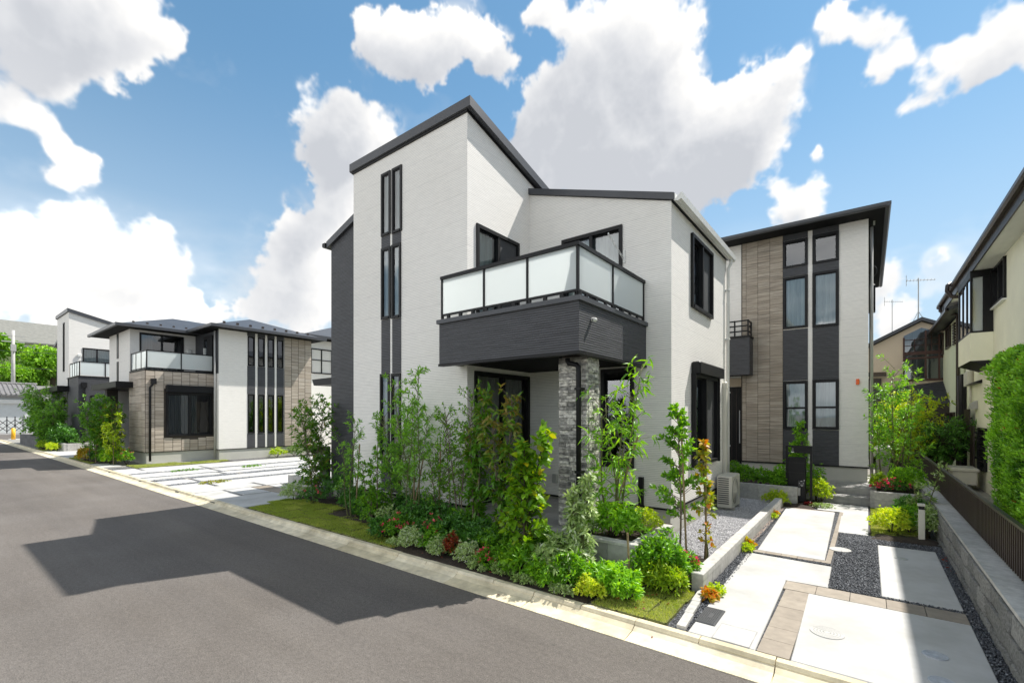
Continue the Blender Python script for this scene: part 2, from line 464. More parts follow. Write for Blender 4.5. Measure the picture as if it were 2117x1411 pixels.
M['dblock'] = random_tint('dark_grey_block', (.10, .10, .105), (.15, .15, .155), .85, (14, 14, 14), .18, .3, 90, .006, .2)
M['kerb'] = random_tint('kerb_concrete', (.62, .545, .375), (.72, .65, .49), .85, (7, 7, 7), .16, .35, 120, .006, .5)
M['slab'] = random_tint('pale_concrete', (.46, .458, .445), (.52, .517, .505), .8, (2.2, 2.2, 2.2), .07, .2, 130, .003, .30)
M['paver'] = random_tint('beige_paver', (.265, .225, .18), (.335, .29, .235), .75, (9, 9, 9), .13, .3, 90, .005, .12)
M['pavergrey'] = random_tint('grey_paver', (.26, .255, .25), (.40, .39, .38), .75, (7, 7, 7), .18, .3, 90, .005, .2)
M['porcelain'] = random_tint('grey_porcelain_tile', (.30, .295, .285), (.40, .39, .38), .6, (3, 3, 9), .2, .2, 40, .004, .15)
M['soil'] = plain('dark_soil', (.035, .024, .016), .95, 0, .5, 25, 1., 40)
M['stake'] = plain('cedar_stake', (.26, .19, .10), .8, 0, .3, 20)
M['bark'] = plain('grey_bark', (.17, .135, .095), .9, 0, .4, 30, .6, 60)
M['darkbark'] = plain('dark_bark', (.06, .045, .03), .9, 0, .4, 30)
M['greenstem'] = plain('green_stem', (.13, .14, .05), .8, 0, .3, 20)
M['mortar'] = plain('dark_mortar', (.035, .035, .034), .9)
M['garage'] = plain('white_garage_paint', (.60, .62, .62), .6, 0, .05)
M['rooftile'] = plain('grey_clay_tile', (.19, .185, .185), .6, 0, .25, 3)
M['brownroof'] = plain('brown_shingle', (.15, .10, .085), .8, 0, .2, 3)
M['greyroof'] = plain('grey_shingle', (.20, .20, .18), .8, 0, .15, 2)
M['plate'] = plain('silver_plate', (.50, .52, .55), .45, .3, .08)
M['whitemark'] = plain('white_print', (.75, .75, .75), .6, 0, .03)
M['wire'] = plain('cable', (.03, .03, .03), .6)

def m_asphalt():
    m, n, l, b = mat('asphalt')
    g = N(n, 'ShaderNodeNewGeometry'); P = g.outputs['Position']
    fine = noise(n, l, 85, 4, .8, P); mid = noise(n, l, 22, 5, .7, P); big = noise(n, l, .45, 4, .6, P)
    streak = noise(n, l, 1, 4, .6, P, (.18, 2.2, 1))
    col = ramp2(n, l, fine, (.067, .060, .053), (.228, .208, .188), .26, .76)
    col = mixc(n, l, 1., col, ramp2(n, l, mid, (.78, .78, .78), (1.16, 1.16, 1.16), .3, .7), 'MULTIPLY')
    col = mixc(n, l, .8, col, ramp2(n, l, big, (.86, .84, .83), (1.12, 1.12, 1.14), .35, .68), 'MULTIPLY')
    col = mixc(n, l, .6, col, ramp2(n, l, streak, (.88, .88, .88), (1.1, 1.1, 1.1), .35, .65), 'MULTIPLY')
    vo = N(n, 'ShaderNodeTexVoronoi'); vo.inputs['Scale'].default_value = 75; l.new(P, vo.inputs['Vector'])
    col = mixc(n, l, ramp2(n, l, vo.outputs['Distance'], (.5, .5, .5), (0, 0, 0), .03, .16), col, (.27, .26, .24))
    wn = noise(n, l, 5.5, 2, .5, P)
    col = mixc(n, l, ramp2(n, l, wn, (0, 0, 0), (.55, .55, .55), .76, .80), col, (.03, .03, .03))
    wear = noise(n, l, 1, 3, .55, P, (.06, .9, 1))
    col = mixc(n, l, .7, col, ramp2(n, l, wear, (.84, .84, .85), (1.1, 1.09, 1.07), .38, .64), 'MULTIPLY')
    spot = N(n, 'ShaderNodeTexVoronoi'); spot.inputs['Scale'].default_value = 1.1; l.new(P, spot.inputs['Vector'])
    col = mixc(n, l, ramp2(n, l, spot.outputs['Distance'], (.45, .45, .45), (0, 0, 0), .012, .03), col, (.30, .29, .27))
    l.new(col, b.inputs['Base Color']); b.inputs['Roughness'].default_value = .88
    b.inputs['Specular IOR Level'].default_value = .3
    bump(n, l, b, mathn(n, l, 'ADD', fine, mathn(n, l, 'MULTIPLY', vo.outputs['Distance'], 1.2)), .55, .006)
    return m
M['asphalt'] = m_asphalt()
def m_ground():
    m, n, l, b = mat('bare_ground')
    g = N(n, 'ShaderNodeNewGeometry')
    nz = noise(n, l, 3, 6, .65, g.outputs['Position'])
    l.new(ramp2(n, l, nz, (.20, .19, .17), (.33, .32, .29), .3, .7), b.inputs['Base Color']); b.inputs['Roughness'].default_value = .95
    bump(n, l, b, noise(n, l, 40, 4), .5, .02)
    return m
M['ground'] = m_ground()
def m_gravelbase(name, c0, c1, scale):
    m, n, l, b = mat(name)
    g = N(n, 'ShaderNodeNewGeometry')
    v = N(n, 'ShaderNodeTexVoronoi'); v.inputs['Scale'].default_value = scale; l.new(g.outputs['Position'], v.inputs['Vector'])
    s = N(n, 'ShaderNodeSeparateColor'); l.new(v.outputs['Color'], s.inputs[0])
    col = ramp2(n, l, s.outputs[0], c0, c1)
    l.new(mixc(n, l, 1., col, ramp2(n, l, v.outputs['Distance'], (1, 1, 1), (.15, .15, .15), .3, .75), 'MULTIPLY'), b.inputs['Base Color'])
    b.inputs['Roughness'].default_value = .8
    bump(n, l, b, mathn(n, l, 'MULTIPLY', v.outputs['Distance'], -1.), 1., .02)
    return m
M['gdark'] = m_gravelbase('dark_gravel_bed', (.035, .038, .045), (.17, .18, .20), 42)
M['gmid'] = m_gravelbase('grey_gravel_bed', (.10, .10, .105), (.30, .30, .30), 42)
M['glight'] = m_gravelbase('pale_gravel_bed', (.28, .275, .29), (.60, .59, .60), 55)
def m_tinted(name, c0, c1, rough=.6, mid=None):
    m, n, l, b = mat(name)
    a = N(n, 'ShaderNodeAttribute', attribute_name='tint')
    r = N(n, 'ShaderNodeValToRGB'); e = r.color_ramp.elements
    e[0].color = (*c0, 1); e[1].color = (*c1, 1)
    if mid: x = e.new(.5); x.color = (*mid, 1)
    l.new(a.outputs['Fac'], r.inputs['Fac'])
    l.new(r.outputs['Color'], b.inputs['Base Color']); b.inputs['Roughness'].default_value = rough
    return m, n, l, b, r
M['pebdark'] = m_tinted('dark_crushed_stone', (.045, .05, .06), (.30, .315, .34), .7, (.10, .107, .12))[0]
M['peblight'] = m_tinted('pale_crushed_stone', (.30, .295, .32), (.72, .715, .72), .8, (.52, .515, .535))[0]
def leafmat(name, c0, c1, mid=None, trans=.38, rough=.42, spec=.45):
    """thin leaves: the tint attribute picks each leaf's own green; light also comes through"""
    m, n, l, b, r = m_tinted(name, c0, c1, rough, mid)
    b.inputs['Specular IOR Level'].default_value = spec
    tr = N(n, 'ShaderNodeBsdfTranslucent')
    hs = N(n, 'ShaderNodeHueSaturation'); hs.inputs['Value'].default_value = 1.5; hs.inputs['Saturation'].default_value = 1.1; hs.inputs['Hue'].default_value = .485
    l.new(r.outputs['Color'], hs.inputs['Color']); l.new(hs.outputs['Color'], tr.inputs['Color'])
    ms = N(n, 'ShaderNodeMixShader'); ms.inputs[0].default_value = trans
    l.new(b.outputs[0], ms.inputs[1]); l.new(tr.outputs[0], ms.inputs[2])
    l.new(ms.outputs[0], n['Material Output'].inputs['Surface'])
    return m
LM = dict(
    green=leafmat('fresh_green_leaf', (0.063, 0.175, 0.017), (0.364, 0.660, 0.048), (0.181, 0.424, 0.029)),
    dark=leafmat('dark_green_leaf', (0.029, 0.103, 0.019), (0.146, 0.364, 0.043), (0.074, 0.217, 0.029), .22, .35),
    ash=leafmat('feathery_green_leaf', (0.072, 0.195, 0.029), (0.316, 0.629, 0.062), (0.181, 0.412, 0.048)),
    dog=leafmat('dogwood_leaf', (.055, .16, .012), (.33, .22, .055), (.105, .28, .018), .4),
    gold=leafmat('yellowing_leaf', (.075, .20, .012), (.66, .50, .02), (.21, .42, .02), .42),
    lime=leafmat('lime_leaf', (0.227, 0.391, 0.024), (0.660, 0.660, 0.074), (0.510, 0.660, 0.048), .4),
    vari=leafmat('cream_edged_leaf', (0.153, 0.256, 0.063), (0.660, 0.660, 0.629), (0.461, 0.606, 0.217), .3),
    red=leafmat('red_leaf', (.10, .012, .008), (.34, .09, .02), (.22, .03, .012), .3),
    redgreen=leafmat('bronze_green_leaf', (0.110, 0.220, 0.015), (0.598, 0.221, 0.026), (0.416, 0.429, 0.033), .35),
    hedge=leafmat('hedge_spray', (0.048, 0.160, 0.014), (0.310, 0.622, 0.043), (0.141, 0.364, 0.025), .25),
    tree=leafmat('hillside_leaf', (0.033, 0.112, 0.017), (0.316, 0.581, 0.048), (0.133, 0.316, 0.029), .2),
    grass=leafmat('grass_blade', (0.143, 0.221, 0.026), (0.609, 0.609, 0.160), (0.319, 0.420, 0.051), .3, .6),
    pink=leafmat('pink_petal', (.62, .03, .08), (.85, .16, .20), (.74, .07, .12), .3, .6),
    white=leafmat('white_petal', (.7, .7, .6), (.8, .8, .7), None, .3, .6),
)
def m_glass(name, tint=(.80, .86, .86), ior=2.1, gl=(.93, .96, 1.0)):
    m, n, l, b = mat(name); n.remove(b)
    t = N(n, 'ShaderNodeBsdfTransparent'); t.inputs[0].default_value = (*tint, 1)
    g = N(n, 'ShaderNodeBsdfGlossy'); g.inputs['Roughness'].default_value = 0.0; g.inputs['Color'].default_value = (*gl, 1)
    nz = noise(n, l, 1.3, 1, .4)
    bp = N(n, 'ShaderNodeBump'); bp.inputs['Strength'].default_value = .05; bp.inputs['Distance'].default_value = .05
    l.new(nz, bp.inputs['Height']); l.new(bp.outputs[0], g.inputs['Normal'])
    f = N(n, 'ShaderNodeFresnel'); f.inputs[0].default_value = ior
    ms = N(n, 'ShaderNodeMixShader')
    l.new(f.outputs[0], ms.inputs[0]); l.new(t.outputs[0], ms.inputs[1]); l.new(g.outputs[0], ms.inputs[2])
    l.new(ms.outputs[0], n['Material Output'].inputs['Surface'])
    return m
M['glass'] = m_glass('window_glass')
def m_frost():
    m, n, l, b = mat('frosted_glass')
    b.inputs['Base Color'].default_value = (.83, .87, .865, 1); b.inputs['Roughness'].default_value = .25
    tr = N(n, 'ShaderNodeBsdfTranslucent'); tr.inputs[0].default_value = (.96, .985, .98, 1)
    tp = N(n, 'ShaderNodeBsdfTransparent'); tp.inputs[0].default_value = (.85, .9, .89, 1)
    ms = N(n, 'ShaderNodeMixShader'); ms.inputs[0].default_value = .58
    m2 = N(n, 'ShaderNodeMixShader'); m2.inputs[0].default_value = .10
    l.new(b.outputs[0], ms.inputs[1]); l.new(tr.outputs[0], ms.inputs[2])
    l.new(ms.outputs[0], m2.inputs[1]); l.new(tp.outputs[0], m2.inputs[2])
    l.new(m2.outputs[0], n['Material Output'].inputs['Surface'])
    return m
M['frost'] = m_frost()
def m_curtain(name, c):
    m, n, l, b = mat(name)
    b.inputs['Base Color'].default_value = (*c, 1); b.inputs['Roughness'].default_value = .9
    uv, pos = wall_uv(n, l)
    st = noise(n, l, 1, 3, .6, uv, (16, .4, 1))
    l.new(mixc(n, l, 1., c, ramp2(n, l, st, (.75, .75, .75), (1.1, 1.1, 1.1), .35, .65), 'MULTIPLY'), b.inputs['Base Color'])
    return m
M['curtain'] = m_curtain('lace_curtain', (.82, .88, .86))
M['curtaingrey'] = m_curtain('grey_drape', (.30, .30, .31))
M['blindbeige'] = m_curtain('beige_blind', (.52, .42, .33))
M['screen'] = plain('insect_screen', (.045, .047, .05), .7)

# ------------------------------------------------------------------ wall and window builders
def nrm(u): return (u[1], -u[0])
def wall(mb, o, u, L, z0, z1, holes=(), th=.16, top=None):
    """one storey-high sheet of wall facing n = u x z, with openings (a0,a1,b0,b1) and their reveals; top: outline above z1"""
    n = nrm(u)
    def P(a, d, z): return (o[0] + u[0] * a + n[0] * d, o[1] + u[1] * a + n[1] * d, z)
    A = sorted({0, L} | {h[i] for h in holes for i in (0, 1)})
    Zs = sorted({z0, z1} | {h[i] for h in holes for i in (2, 3)})
    for a0, a1 in zip(A, A[1:]):
        for b0, b1 in zip(Zs, Zs[1:]):
            ca, cb = (a0 + a1) / 2, (b0 + b1) / 2
            if any(h[0] < ca < h[1] and h[2] < cb < h[3] for h in holes): continue
            mb.poly([P(a0, 0, b0), P(a1, 0, b0), P(a1, 0, b1), P(a0, 0, b1)])
    for a0, a1, b0, b1 in holes:
        for (p, q) in (((a0, b0), (a1, b0)), ((a1, b0), (a1, b1)), ((a1, b1), (a0, b1)), ((a0, b1), (a0, b0))):
            mb.poly([P(p[0], 0, p[1]), P(p[0], -th, p[1]), P(q[0], -th, q[1]), P(q[0], 0, q[1])])
    if top:
        mb.poly([P(0, 0, z1), P(L, 0, z1)] + [P(a, 0, z) for a, z in reversed(top)])
    return mb
def window(parent, o, u, a0, a1, z0, z1, cols=1, rows=1, curtain='curtain', fw=.05, proud=.03, cov=(0, 1), fmat='black', screen=None, split=None, cd=-.135, pd=-.035):
    """framed window in an opening: frame > panes, curtain, room behind"""
    n = nrm(u)
    def P(a, d, z): return (o[0] + u[0] * a + n[0] * d, o[1] + u[1] * a + n[1] * d, z)
    def bx(mb, a, b, d0, d1, y0, y1):
        p, q = P(a, d0, y0), P(b, d1, y1)
        mb.box(min(p[0], q[0]), max(p[0], q[0]), min(p[1], q[1]), max(p[1], q[1]), y0, y1)
    f = MB()
    e = .012
    bx(f, a0 - e, a0 + fw, -.08, proud, z0 - e, z1 + e); bx(f, a1 - fw, a1 + e, -.08, proud, z0 - e, z1 + e)
    bx(f, a0 + fw, a1 - fw, -.08, proud, z1 - fw, z1 + e); bx(f, a0 + fw, a1 - fw, -.08, proud + .012, z0 - e, z0 + fw * .9)
    ia, ib, ja, jb = a0 + fw, a1 - fw, z0 + fw * .9, z1 - fw
    xs = [ia + (ib - ia) * k / cols for k in range(cols + 1)]
    zs = [ja + (jb - ja) * k / rows for k in range(rows + 1)] if not split else [ja, ja + (jb - ja) * split, jb]
    mw = .032
    for x in xs[1:-1]: bx(f, x - mw, x + mw, -.075, proud - .012, ja, jb)
    for z in zs[1:-1]: bx(f, ia, ib, -.07, proud - .016, z - mw * .8, z + mw * .8)
    w_ = f.build('window', M[fmat], parent)
    for i in range(cols):
        for j in range(len(zs) - 1):
            p = MB(); dd = pd - .018 * (i % 2)
            # inner sash bars round each pane
            p.poly([P(xs[i], dd, zs[j]), P(xs[i + 1], dd, zs[j]), P(xs[i + 1], dd, zs[j + 1]), P(xs[i], dd, zs[j + 1])])
            p.build('pane', M['glass'], w_)
            s = MB(); t = .018
            x0, x1, y0, y1 = xs[i], xs[i + 1], zs[j], zs[j + 1]
            bx(s, x0, x0 + t, dd - .012, dd + .014, y0, y1); bx(s, x1 - t, x1, dd - .012, dd + .014, y0, y1)
            bx(s, x0 + t, x1 - t, dd - .012, dd + .014, y0, y0 + t); bx(s, x0 + t, x1 - t, dd - .012, dd + .014, y1 - t, y1)
            s.build('sash', M[fmat], w_)
    if screen is not None:
        s = MB(); x0, x1 = xs[screen], xs[screen + 1]
        s.poly([P(x0, -.012, ja), P(x1, -.012, ja), P(x1, -.012, jb), P(x0, -.012, jb)]); s.build('insect_screen', M['screen'], w_)
    if curtain:
        c = MB(); wd = (ib - ia); k = max(10, int(wd * 42)); ph = rnd.random() * 6
        c0, c1 = ia + wd * cov[0], ia + wd * cov[1]
        pts = [(c0 + (c1 - c0) * i / k, cd + .016 * math.sin(i * 1.45 + ph) + .009 * math.sin(i * .61 + ph)) for i in range(k + 1)]
        for (a, d), (b, d2) in zip(pts, pts[1:]):
            c.poly([P(a, d, ja - .01), P(b, d2, ja - .01), P(b, d2, jb), P(a, d, jb)])
        c.build('curtain', M[curtain], w_, smooth=True)
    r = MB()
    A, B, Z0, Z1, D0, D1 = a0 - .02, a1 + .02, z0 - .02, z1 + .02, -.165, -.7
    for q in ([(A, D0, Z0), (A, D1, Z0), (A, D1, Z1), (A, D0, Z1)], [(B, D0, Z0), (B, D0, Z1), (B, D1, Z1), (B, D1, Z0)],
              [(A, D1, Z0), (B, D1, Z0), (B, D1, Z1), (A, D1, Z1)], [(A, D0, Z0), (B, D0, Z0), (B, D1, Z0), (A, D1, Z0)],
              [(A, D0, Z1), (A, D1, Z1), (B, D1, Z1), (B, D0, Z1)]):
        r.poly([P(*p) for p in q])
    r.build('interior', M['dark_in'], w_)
    return w_

# ------------------------------------------------------------------ setting
MB().poly([(-900, -900, -.06), (900, -900, -.06), (900, 900, -.06), (-900, 900, -.06)]).build('ground', M['ground'], kind='structure')
MB().box(-57, 14, -3.2, 4.04, -.05, 0).build('road', M['asphalt'], kind='structure')
MB().box(-75, -57.01, -40, 60, -.05, -.004).build('cross_road', M['asphalt'], kind='structure')
MB().box(-75.0, -74.2, -40, 60, -.004, .10).box(-58.9, -57.0, 4.9, 60, -.003, .05).build('pavement', M['slab'], kind='structure')
yard = MB().box(-56.9, 30, 4.375, 60, -.04, .078).build('yard', M['ground'], kind='structure')
# kerb and gutter, one stone after another
um_kerb = []
for k in range(3):
    o = MB(); 
    rr = random.Random(k + 5)
    L_ = .5
    o.prism([(-L_, -.5, 0), (-L_, .5, 0), (-L_, .5, 1), (-L_, -.28 + rr.uniform(-.03, .03), 1), (-L_, -.5, .72)], (1, 0, 0))
    me = bpy.data.meshes.new('kerb_stone'); me.from_pydata(o.v, [], o.f); me.materials.append(M['kerb']); um_kerb.append(me)
kerb = MB().box(-57, 14, 4.29, 4.365, -.04, .06).build('kerb', M['kerb'], kind='structure')
gut = MB().box(-57, 14, 4.045, 4.285, -.04, .002).build('gutter', M['kerb'], kind='structure')
o = MB(); o.prism([(-.5, -.5, 0), (-.5, .5, 0), (-.5, .5, 1), (-.5, .25, .62), (-.5, -.5, .40)], (1, 0, 0))
um_gut = bpy.data.meshes.new('gutter_slab'); um_gut.from_pydata(o.v, [], o.f); um_gut.materials.append(M['kerb'])
x = 3.0; k = 0
while x > -57:
    L = .60
    piece('kerb_stone', um_kerb[k % 3], kerb, (x - L / 2, 4.326 + rnd.uniform(-.003, .003), .0), (L - .008, .094, .098 + rnd.uniform(-.004, .004)))
    if k % 2 == 0:
        piece('gutter_slab', um_gut, gut, (x - L, 4.161, -.03), (2 * L - .009, .243, .092 + rnd.uniform(-.002, .002)))
    x -= L; k += 1
for xx in (-12.2, -14.6, -17.9, -21.6):
    box('drain_slot', M['black'], kerb, xx - .12, xx + .12, 4.262, 4.288, .02, .066)

# ------------------------------------------------------------------ driveway in front of the camera's right
drive = thing('driveway', None, None, (-.4, 8, .078), kind='structure')
MB().box(-1.62, .884, 4.375, 12.97, .05, .0815).build('gravel_bed', M['gdark'], drive)
def slab(pts, z1=.102, m='slab', nm='concrete_slab', par=None):
    """slab given by its plan outline, with a small chamfer"""
    par = par or drive
    z0 = .05; c = .008
    cx = sum(p[0] for p in pts) / len(pts); cy = sum(p[1] for p in pts) / len(pts)
    mb = MB(); k = len(pts)
    ins = [(p[0] + (cx - p[0]) / max(abs(cx - p[0]), 1e-3) * c, p[1] + (cy - p[1]) / max(abs(cy - p[1]), 1e-3) * c) for p in pts]
    mb.v = [(p[0], p[1], z0) for p in pts] + [(p[0], p[1], z1 - c) for p in pts] + [(p[0], p[1], z1) for p in ins]
    for r_ in range(2):
        for i in range(k):
            j = (i + 1) % k
            mb.f.append((r_ * k + i, r_ * k + j, r_ * k + k + j, r_ * k + k + i))
    mb.f.append(tuple(2 * k + i for i in range(k)))
    return mb.build(nm, M[m], par)
slab([(-1.31, 7.675), (-.476, 7.675), (-.543, 11.60), (-1.41, 11.57)])
slab([(-.40, 9.69), (0.0, 9.70), (0.0, 12.76), (-.90, 12.72), (-.90, 12.2), (-.43, 11.70)][0:3] + [(-.90, 12.72), (-.86, 11.75), (-.435, 11.70)])
slab([(.116, 6.54), (.776, 6.55), (.78, 9.12), (.114, 9.09)])
slab([(-1.325, 4.376), (-.765, 4.376), (-.79, 6.468), (-.37, 6.49), (-.385, 7.41), (-1.395, 7.45)])
slab([(-.503, 4.376), (.774, 4.376), (.778, 6.15), (-.535, 6.145)])
um_pav = unit_mesh('paver_tile', M['paver'], .012)
def pave(x0, x1, y0, y1, nx, ny, z=.101, par=None, mesh=None, g=.006):
    for i in range(nx):
        for j in range(ny):
            a0, a1 = x0 + (x1 - x0) * i / nx, x0 + (x1 - x0) * (i + 1) / nx
            b0, b1 = y0 + (y1 - y0) * j / ny, y0 + (y1 - y0) * (j + 1) / ny
            piece('paver_tile', mesh or um_pav, par or drive, ((a0 + a1) / 2, (b0 + b1) / 2, .05), (a1 - a0 - g, b1 - b0 - g, z - .05 + rnd.uniform(-.0015, .0015)))
pave(-.756, -.51, 4.38, 6.14, 1, 6)
pave(-.784, .776, 6.155, 6.462, 5, 1)
um_brown = unit_mesh('paver_tile', random_tint('brown_paver', (.20, .145, .11), (.30, .235, .19), .75, (9, 9, 9), .15, .3, 90, .005, .1), .012)
pave(-1.545, -1.425, 7.56, 11.62, 1, 13, mesh=um_brown)
pave(-.468, -.40, 7.58, 11.68, 1, 10)
pave(-1.38, -.40, 7.545, 7.665, 5, 1)
pave(-1.55, -.56, 11.585, 11.66, 5, 1, mesh=um_brown)
# manhole covers and access lids
def disc(nm, lab, cat, x, y, r, z, m, ring=None, grp=None):
    t = thing(nm, lab, cat, (x, y, z), grp)
    mb = MB(); k = 32
    mb.prism([(x + r * math.cos(2 * math.pi * i / k), y + r * math.sin(2 * math.pi * i / k), z - .02) for i in range(k)], (0, 0, .024))
    mb.build('cover', M[m], t)
    if ring:
        b = MB()
        for q in ring:
            for i in range(k):
                a0, a1 = 2 * math.pi * i / k, 2 * math.pi * (i + (.62 if q < .9 else 1)) / k
                ro, ri = r * q, r * (q - .075)
                P = [(x + ri * math.cos(a0), y + ri * math.sin(a0)), (x + ro * math.cos(a0), y + ro * math.sin(a0)), (x + ro * math.cos(a1), y + ro * math.sin(a1)), (x + ri * math.cos(a1), y + ri * math.sin(a1))]
                b.prism([(p[0], p[1], z + .004) for p in P], (0, 0, .0015 if m == 'slab' else .003))
        b.build('tread_pattern', M['plate' if m != 'slab' else 'slab'], t)
    return t
disc('manhole_cover', 'plain white round cover lying in the dark gravel between slabs', 'manhole cover', -.33, 8.42, .135, .104, 'slab')
disc('manhole_cover', 'small dark round cover in the pale slab beside the block wall', 'manhole cover', .365, 8.42, .075, .104, 'greyplastic', (.95,))
disc('manhole_cover', 'large pale round cover embossed into the front parking slab', 'manhole cover', -.30, 5.13, .135, .1035, 'slab', (.97, .8, .62, .44, .26))
disc('manhole_cover', 'round patterned metal cover in the shaded front slab, farther of two', 'manhole cover', .44, 5.19, .085, .1035, 'plate', (.97, .78, .58, .38))
disc('manhole_cover', 'round patterned metal cover at the very front edge of the shaded slab', 'manhole cover', .44, 4.70, .085, .1035, 'plate', (.97, .78, .58, .38))
t = thing('meter_lid', 'dark square ribbed meter lid beside the sod at the kerb', 'access cover', (-1.24, 4.84, .1))
MB().cbox(-1.335, -1.15, 4.63, 5.05, .06, .113, .006).build('lid', M['greyplastic'], t).data.materials[0] = plain('dark_lid', (.06, .062, .066), .6)
b = MB()
for i in range(9):
    for j in range(18):
        if 3 < i < 6 and 6 < j < 12: continue
        xx, yy = -1.322 + i * .0175, 4.645 + j * .0222
        b.box(xx, xx + .011, yy, yy + .013, .113, .1165)
b.build('tread_pattern', M['greyplastic'], t).data.materials[0] = plain('dark_lid_tread', (.085, .087, .09), .5)
t = thing('meter_lid', 'pale concrete-filled rectangular lid in the slab near the kerb', 'access cover', (-.96, 4.57, .1))
MB().box(-1.11, -.815, 4.39, 4.74, .09, .1045).build('lid', M['slab'], t)
fr = MB()
for a in ((-1.118, -1.11, 4.384, 4.746), (-.815, -.807, 4.384, 4.746), (-1.11, -.815, 4.384, 4.39), (-1.11, -.815, 4.74, 4.746)): fr.box(*a, .09, .1055)
fr.build('frame', M['pavergrey'], t)

# low block wall between the gravel garden and the driveway
lw = thing('block_wall', 'low smooth grey block wall between pale gravel and driveway', 'garden wall', (-1.54, 8.3, .08))
um_c = unit_mesh('block', M['cblock'], .012)
yy = 5.46; k = 0
while yy < 11.5:
    L = .39
    piece('block', um_c, lw, (-1.545, yy + L / 2, .06), (L - .004, .125, .165), R(90))
    yy += L
MB().cbox(-1.612, -1.478, 5.452, 11.5, .226, .30, .008).build('coping', M['cblock'], lw)
st = thing('edging_kerb', 'short pale concrete edging between the sod and the driveway gravel', 'edging', (-1.45, 4.9, .08))
for k in range(3):
    piece('edging_block', um_c, st, (-1.435 - .055 * (k - 1) * .6, 4.39 + .345 * (k + .5), .06), (.34, .08, .07), R(94))

# split-face block wall on the right, with its fence
rw = thing('retaining_wall', 'split-face grey block wall with pale coping under the slatted fence', 'garden wall', (1.0, 9.9, 0))
um_b = [unit_mesh('block', M['block'], .025, .07, s) for s in range(5)]
nb = 0
for row in range(3):
    yy = 4.45 - (.2 if row % 2 else 0)
    z0 = [-.02, .185, .385][row]; hh = [.2, .195, .175][row]
    while yy < 15.6:
        L = .40
        piece('block', um_b[nb % 5], rw, (.957, yy + L / 2, z0), (L - .017, .145 + rnd.uniform(-.008, .008), hh - .014), R(-90))
        yy += L; nb += 1
box('core', M['mortar'], rw, .90, 1.16, 4.25, 15.6, -.03, .545)
yy = 4.25
while yy < 15.5:
    box('coping', M['cblock'], rw, .892, 1.165, yy, yy + .795, .565, .60 + rnd.uniform(-.002, .002)); yy += .80
fe = thing('slat_fence', 'dark brown fence of upright metal slats on the block wall', 'fence', (1.11, 10.5, .6))
um_s = unit_mesh('slat', M['brownmetal'], .02)
yy = 4.9
while yy < 18.2:
    piece('slat', um_s, fe, (1.115, yy, .62 if yy < 15.6 else .3), (.055, .022, .435 if yy < 15.6 else .75), R(rnd.uniform(-1, 1)))
    yy += .083
box('rail', M['brownmetal'], fe, 1.092, 1.138, 4.85, 18.2, 1.055, 1.085)
box('rail', M['brownmetal'], fe, 1.13, 1.15, 4.85, 18.2, .66, .69)
yy = 5.3
while yy < 18.2:
    box('post', M['brownmetal'], fe, 1.135, 1.17, yy, yy + .035, .3 if yy > 15.6 else .59, 1.05); yy += 1.6

# entrance steps and porch of the right-hand house
es = thing('entrance_steps', None, None, (-.35, 13.5, .08), kind='structure')
um_p = unit_mesh('step_tile', M['porcelain'], .006)
box('platform', M['found'], es, -.86, .095, 13.45, 16.2, .05, .395)
box('step', M['found'], es, -.86, .095, 12.99, 13.45, .05, .235)
for i in range(4):
    x0 = -.86 + i * .24
    piece('step_tile', um_p, es, (x0 + .12, 12.985, .06), (.236, .02, .172))
    piece('step_tile', um_p, es, (x0 + .12, 13.21, .235), (.236, .46, .012))
    piece('step_tile', um_p, es, (x0 + .12, 13.438, .248), (.236, .02, .148))
    for j in range(4):
        piece('step_tile', um_p, es, (x0 + .12, 13.43 + .297 * (j + .5), .394), (.236, .29, .014))

# ================================================================== MAIN HOUSE
TY, WY, TX, RX = 5.754, 7.585, -5.41, -2.556
mh = thing('house', 'large white two-storey house with tall tower, slit windows and frosted glass balcony', 'house', (-6, 6, .1))
# tower
tw = MB()
sl_h = [(-7.755, -7.487, 5.70, 6.93), (-7.413, -7.14, 5.68, 6.93), (-7.755, -7.487, 4.03, 5.435), (-7.425, -7.168, 4.01, 5.435), (-7.79, -7.515, 1.21, 2.92), (-7.435, -7.17, 1.21, 2.91)]
oF = (-8.745, TY)
wall(tw, oF, (1, 0), 3.335, .56, 7.29, [(a + 8.745, b + 8.745, c, d) for a, b, c, d in sl_h])
oS = (TX, TY)
sz = lambda a: 7.29 - .262 * a
wall(tw, oS, (0, 1), 6.25, .56, 5.6, [(.234, 1.447, 3.50, 5.435), (.186, 1.79, .60, 2.86)], top=[(0, 7.29), (6.25, sz(6.25))])
wall(tw, (-8.745, 12.0), (0, -1), 6.246, .56, 5.6, top=[(0, sz(6.246)), (6.246, 7.29)])
wall(tw, (TX, 12.004), (-1, 0), 3.335, .56, 5.62)
tw.build('wall', M['white'], mh)
for a, b, c, d in sl_h:
    gnd = d < 3
    window(mh, oF, (1, 0), a + 8.745, b + 8.745, c, d, fw=.034, cd=-.045, pd=.0, proud=.026, curtain='curtain' if not gnd else ('blindbeige' if a > -7.6 else 'curtain'))
for x0, x1, zz in ((-7.772, -7.497, ((.585, 1.19), (2.94, 4.01), (5.455, 5.68))), (-7.425, -7.155, ((.585, 1.19), (2.93, 3.99), (5.455, 5.66)))):
    for z0, z1 in zz: box('spandrel_panel', M['dark'], mh, x0, x1, TY - .008, TY + .02, z0, z1)
rf = MB().prism([(-8.81, TY - .06, 7.31), (-8.81, TY - .06, 7.475), (-8.81, 12.06, 7.475 - .262 * 6.31), (-8.81, 12.06, 7.31 - .262 * 6.31)], (3.52, 0, 0))
rf.build('roof', M['roof'], mh, label='steep charcoal metal roof of the tower')
